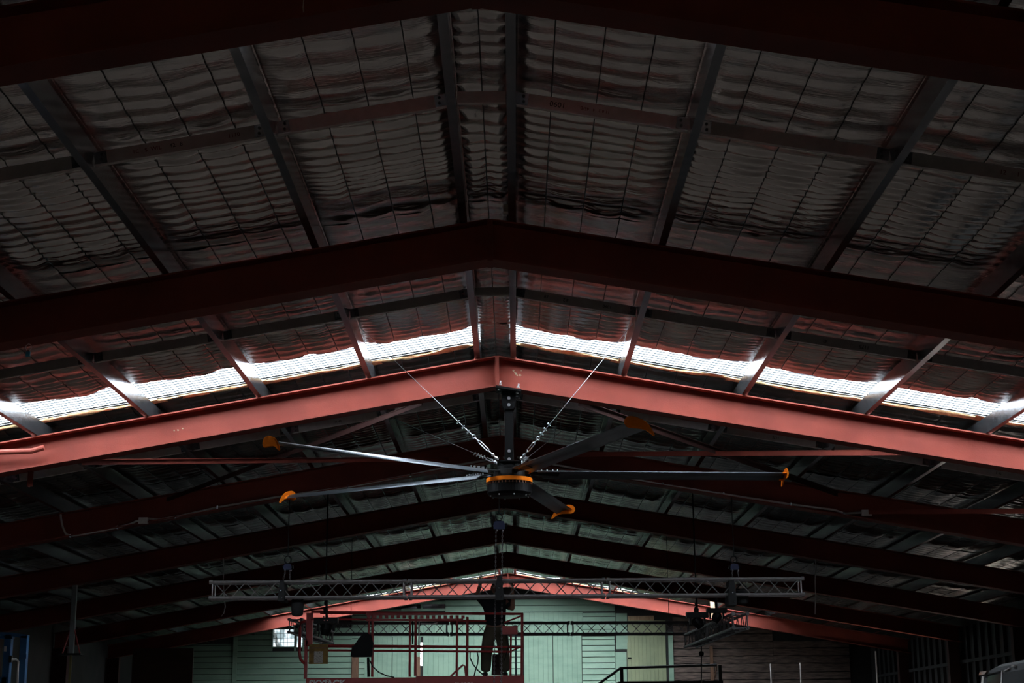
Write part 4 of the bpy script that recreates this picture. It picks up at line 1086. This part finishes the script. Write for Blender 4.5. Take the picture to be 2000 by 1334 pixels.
# head with face
hc = Vector(V(.005, -.03, 1.66))
hm = MB(); n = 20; rows_ = 14; vs = []; fs = []
for i in range(rows_ + 1):
    t = PI * i / rows_
    for k_ in range(n):
        p_ = 2 * PI * k_ / n; x = math.sin(t) * math.cos(p_); y = math.sin(t) * math.sin(p_); z = math.cos(t)
        v = Vector((x * .076, y * .095, z * .118))
        if z < 0: v.x *= 1 + .35 * z; v.y *= 1 + .15 * z
        if y < -.5:
            if abs(x) < .2 and -.35 < z < .15: v.y -= .022 * (1 - abs(x) / .2)
            if .0 < z < .25 and .2 < abs(x) < .6: v.y += .010
            if abs(x) < .35 and -.62 < z < -.45: v.y -= .006
        vs.append(hc + v)
for i in range(rows_):
    for k_ in range(n): fs.append((i * n + k_, (i + 1) * n + k_, (i + 1) * n + (k_ + 1) % n, i * n + (k_ + 1) % n))
hm.add(vs, fs); hm.obj('head', SKIN, person, smooth=True)
m_ = MB()
for s in (-1, 1): m_.ball(hc + Vector((s * .078, .005, -.005)), .03, 8, (.35, .6, 1))
m_.each('ear', SKIN, person, smooth=True)
m_ = MB()
for s in (-1, 1): m_.ball(hc + Vector((s * .030, -.083, .012)), .012, 8)
m_.each('eye', WHITE, person, smooth=True)
m_ = MB(); m_.box(hc + Vector((0, -.088, -.062)), (.045, .012, .010)); m_.obj('mouth', REDLED, person)
m_ = MB(); vs = []; fs = []; n = 16
for i in range(8):
    t = PI * .56 * i / 7
    for k_ in range(n):
        p_ = 2 * PI * k_ / n; f_ = 1.08; back = math.sin(p_)
        tt = t * (1.0 if back > -.3 else .62)
        vs.append(hc + Vector((math.sin(tt) * math.cos(p_) * .076 * 1.10, math.sin(tt) * math.sin(p_) * .095 * 1.1 + .004, math.cos(tt) * .118 * 1.08)))
for i in range(7):
    for k_ in range(n): fs.append((i * n + k_, (i + 1) * n + k_, (i + 1) * n + (k_ + 1) % n, i * n + (k_ + 1) % n))
m_.add(vs, fs); m_.obj('hair', HAIR, person, smooth=True)
# shirt and trousers
J = [(V(0, 0, .90), (.175, .13)), (V(0, 0, 1.10), (.165, .125)), (V(0, 0, 1.28), (.185, .13)), (V(0, 0, 1.42), (.14, .10)), (V(0, -.005, 1.475), .075),
     (V(-.18, 0, 1.41), .085), (V(-.26, -.07, 1.49), .070), (V(-.285, -.09, 1.53), .066), (V(.18, 0, 1.41), .085), (V(.24, -.10, 1.32), .070), (V(.265, -.14, 1.285), .066)]
J = [(a_, tuple(v * 1.12 for v in r_) if isinstance(r_, tuple) else r_ * 1.15) for a_, r_ in J]
skin_mesh('shirt', J, [(0, 1), (1, 2), (2, 3), (3, 4), (3, 5), (5, 6), (6, 7), (3, 8), (8, 9), (9, 10)], TSHIRT, person)
J = [(V(0, 0, .98), (.155, .115)), (V(0, 0, .88), (.165, .12)), (V(-.10, 0, .78), .105), (V(-.15, .01, .48), .085), (V(-.17, .02, .07), .075), (V(.10, 0, .78), .105), (V(.14, .01, .48), .085), (V(.155, .02, .07), .075)]
J = [(a_, tuple(v * 1.15 for v in r_) if isinstance(r_, tuple) else r_ * CLO) for a_, r_ in J]
skin_mesh('trousers', J, [(0, 1), (1, 2), (2, 3), (3, 4), (1, 5), (5, 6), (6, 7)], PANTS, person)
for s, x in ((-1, -.17), (1, .155)):
    J = [(V(x, .05, .045), .05), (V(x + s * .01, -.06, .04), .048), (V(x + s * .015, -.16, .035), .038)]
    skin_mesh('shoe', J, [(0, 1), (1, 2)], RUBBER, person, 2)
def hand(w_, d, side, nm='hand'):
    w_ = Vector(w_); d = Vector(d).normalized(); sd = Vector((side, 0, 0)); sd = (sd - d * sd.dot(d)).normalized(); f_ = d.cross(sd)
    J = [(w_, .026), (w_ + d * .045, (.034, .018)), (w_ + d * .08, (.036, .016))]; Bn = [(0, 1), (1, 2)]
    for i, (o_, l) in enumerate(((-.030, .055), (-.010, .070), (.010, .066), (.029, .050))):
        b_ = w_ + d * .085 + sd * o_; i0 = len(J)
        J += [(b_, .009), (b_ + d * l * .55, .0085), (b_ + d * l * .9 - f_ * .022, .0075)]; Bn += [(2, i0), (i0, i0 + 1), (i0 + 1, i0 + 2)]
    i0 = len(J); b_ = w_ + d * .03 - sd * .032
    J += [(b_, .011), (b_ + d * .035 - sd * .022, .010), (b_ + d * .06 - sd * .020 - f_ * .01, .008)]; Bn += [(1, i0), (i0, i0 + 1), (i0 + 1, i0 + 2)]
    skin_mesh(nm, [(tuple(j[0]), j[1]) for j in J], Bn, SKIN, person, 1)
hand(V(-.245, -.17, 1.77), (.1, -.05, 1), 1); hand(V(.29, -.19, 1.67), (-.1, -.05, 1), -1)
# light-blue pole beside the worker, against the boards
MB().cyl(at(1007, 1240, 34), at(1009, 1420, 34), .02, 8).obj('thin_pole', CYAN if False else mat('pale_blue_tube', (.25, .42, .50, 1), rough=.5), None, label='pale blue vertical tube behind the right lift post', cat='pole')
# bright bucket-like crate at the worker's feet
a = at(960, 1318, 31.9); b = at(982, 1278, 31.9)
MB().prism([(a.x, a.z), (b.x, a.z), (b.x - .02, b.z), (a.x + .02, b.z)], 31.85, 32.1, Matrix(((1, 0, 0, 0), (0, 0, 1, 0), (0, 1, 0, 0), (0, 0, 0, 1)))).obj('crate', mat('dull_brown_mesh', (.10, .06, .055, 1), (.05, .03, .03, 1), rough=.8, scale=30), None, label='dull brown crate on the deck behind the worker\'s legs', cat='crate')

# ================================================================ RIGHT-HAND FOREGROUND AND FLOOR THINGS
# stair railing / landing in front of the end wall
YS = 44.0
rl = thing('stair_railing', 'dark handrail of a landing and stair in front of the pale green door', 'railing', at(1215, 1334, YS))
def sp(x, y): return at(x, y, YS)
m_ = MB(); m_.tube([sp(1150, 1350), sp(1212, 1305), sp(1400, 1299)], .035, 8); m_.obj('handrail', BLACKC, rl)
for x, y in ((1214, 1305), (1406, 1299)): 
    p = sp(x, y); MB().bar(p, (p.x, YS, sp(x, 1332).z), .09, .06, (0, 1, 0)).obj('post', BLACK, rl)
a = sp(1208, 1331); b = sp(1412, 1331); MB().bb(a.x, b.x, YS - .05, YS + 1.4, a.z - .2, a.z).obj('landing', BLACK, rl)
for x in (a.x + .1, b.x - .1): MB().bb(x - .05, x + .05, YS, YS + .1, 0, a.z - .2).obj('leg', BLACK, rl)
p = sp(1150, 1350); MB().bar((a.x, YS + .3, a.z - .1), (p.x - 1.6, YS + .3, .1), .9, .06).obj('stair_flight', BLACK, rl)
p = sp(1400, 1302); MB().bar(p, sp(1393, 1334), .03, .03, (0, 1, 0)).obj('timber_stay', WOODP, rl)
# pale poles standing right of it
for x, yt, Y, lab in ((1505, 1296, 46, 'first pale vertical pole standing against the brown planks'), (1563, 1294, 46, 'second pale vertical pole, right of its twin on the brown planks'), (1710, 1272, 46, 'tall thin pale pole standing alone in the dark corner')):
    p = at(x, yt, Y); MB().cyl((p.x, Y, 0), (p.x, Y, p.z), .022, 8).obj('upright_pole', CONDUIT, None, label=lab, cat='pole')
# sheets of hardboard leaning left
a = at(256, 1340, 45); b = at(378, 1266, 45)
MB().bb(a.x, b.x, 45, 45.04, 0, b.z).obj('hardboard_sheet', mat('dark_hardboard', (.06, .03, .018, 1), rough=.8), None, label='dark brown sheet standing in the shadows left of the green wall', cat='sheet')

# blue steel frame at lower left
YBL = 17.0
bf = thing('steel_frame', 'blue steel frame with a grey latch rod at the bottom left corner', 'frame', (at(20, 1300, YBL).x, YBL, 0))
def bp(x, y, Y=YBL): return at(x, y, Y)
zt = bp(30, 1236).z
def bpost(x0, x1, y0, dy=0.0, nm='upright'):
    a = bp(x0, y0); b = bp(x1, y0); MB().bb(a.x, b.x, YBL + dy, YBL + dy + .08, 0, a.z).obj(nm, BLUE, bf)
bpost(9, 22, 1240); bpost(40, 53, 1242)
for (x0, y0, x1, y1, h) in ((-60, 1231, 26, 1236, 7), (-60, 1240, 24, 1243, 5), (25, 1236, 53, 1240, 7)):
    a = bp(x0, y0 + h / 2); b = bp(x1, y1 + h / 2); MB().bar((a.x, YBL + .04, a.z), (b.x, YBL + .04, b.z), .08, h / ppm(YBL), (0, 0, 1)).obj('top_rail', BLUE, bf)
a = bp(-60, 1236); MB().bb(a.x, a.x + .08, YBL, YBL + .08, 0, a.z).obj('upright', BLUE, bf)
a = bp(-60, 1331); b = bp(12, 1331); MB().bb(a.x, b.x, YBL, YBL + .06, a.z - .04, a.z + .04).obj('mid_rail', BLUE, bf)
MB().tube([bp(21, 1288, YBL - .03), bp(32, 1288, YBL - .03), bp(36, 1292, YBL - .03), bp(35, 1305, YBL - .03), bp(32, 1400, YBL - .03)], .011, 6).obj('latch_rod', CONDUIT, bf)
a = bp(39, 1283, YBL - .02); b = bp(52, 1278, YBL - .02); MB().bb(a.x, b.x, YBL - .03, YBL, a.z - .02, b.z).obj('latch_plate', BLUE, bf)
a = bp(20, 1294, YBL - .03); MB().bb(a.x - .015, a.x + .015, YBL - .04, YBL, a.z, a.z + .07).obj('latch_keep', GALV, bf)
a = bp(9, 1272, YBL - .03); MB().bb(a.x - .01, a.x + .01, YBL - .02, YBL, a.z, a.z + .05).obj('hinge', CONDUIT, bf)

# old van at lower right: long side parallel to the hall, front end pointing away
van = thing('van', 'old faded grey van parked at the bottom right, only its roof corner showing', 'van', (5.6, 14.3, 0))
XV = at(1935, 1300, 15.9).x
p0 = at_x(2000, 1285, XV); hz = p0.z
def side_outline():                               # (y, z) of the side, front pointing to +y
    p1 = at_x(1918, 1302, XV); p2 = at_x(1909, 1322, XV); p3 = at_x(1904, 1334, XV)
    return [(11.9, .35), (11.9, hz - .30), (12.1, hz - .08), (12.5, hz + .02), (14.0, hz + .03), (p0.y, hz + .0), (p1.y - .3, p1.z + .01), (p1.y, p1.z - .02), (p2.y, p2.z), (p3.y, p3.z), (p3.y + .45, 1.25), (p3.y + .55, .9), (p3.y + .5, .35)]
out = side_outline(); n = len(out)
vs = []
for dx, ins in ((0.10, 0.0), (0.0, .05), (0.0, .05), (.10, 0.0)): pass
cols = [(XV + .10, 0), (XV + .02, -.05), (XV, -.10)]
mb = MB()
ringx = [(XV, .10), (XV + .035, .035), (XV + .11, .0), (XV + 1.64, .0), (XV + 1.715, .035), (XV + 1.75, .10)]
cy = sum(p[0] for p in out) / n; 
for x, ins in ringx:
    for (y, z) in out:
        zz = z - ins if z > 1.2 else z; yy = y + (ins * .5 if y < cy else -ins * .5)
        vs.append((x, yy, zz))
fs = [tuple(range(n)), tuple(range(5 * n, 6 * n))[::-1]]
for i in range(5):
    for q in range(n): fs.append((i * n + q, (i + 1) * n + q, (i + 1) * n + (q + 1) % n, i * n + (q + 1) % n))
mb.add(vs, fs); mb.obj('body', VAN, van)
def vq(pts, x, mt, nm):                           # plate on the side from picture points
    P = [at_x(px, py, XV) for px, py in pts]; m_ = MB(); k_ = len(P)
    vs = [(XV - x, p.y, p.z) for p in P] + [(XV + .02, p.y, p.z) for p in P]
    m_.add(vs, [tuple(range(k_)), tuple(range(k_, 2 * k_))[::-1]] + [(i, (i + 1) % k_, k_ + (i + 1) % k_, k_ + i) for i in range(k_)]); m_.obj(nm, mt, van)
vq([(1931, 1321), (1956, 1315), (1955, 1350), (1924, 1350)], .006, GLASS, 'side_window')
vq([(1920, 1319), (1957, 1310), (1957, 1312), (1921, 1321)], .012, BLACK, 'rain_gutter')
vq([(1914, 1312), (1928, 1310), (1924, 1317), (1912, 1319)], .004, RUST, 'rust_patch')
vq([(1919, 1321), (1923, 1320), (1921, 1350), (1916, 1350)], .008, WHITE, 'window_pillar')
vq([(1957, 1310), (1959, 1309), (1957, 1360), (1955, 1360)], .008, CONDUIT, 'door_edge')
vq([(1962, 1309), (1972, 1304), (1972, 1306), (1962, 1311)], .006, CONDUIT, 'scratch'); vq([(1976, 1300), (1982, 1299), (1982, 1301), (1976, 1302)], .006, CONDUIT, 'scratch')
for yy in (12.9, 16.6):
    for x in (XV + .12, XV + 1.45):
        MB().cyl((x - .02, yy, .33), (x + .18, yy, .33), .33, 24).obj('wheel', RUBBER, van)
# windscreen at the far end
p1 = at_x(1918, 1302, XV); p3 = at_x(1904, 1334, XV)
MB().bar((XV + .875, p1.y + .0, p1.z - .15), (XV + .875, p3.y + .26, 1.45), 1.45, .02, (1, 0, 0) if False else (0, 1, 1)).obj('windscreen', GLASS, van)
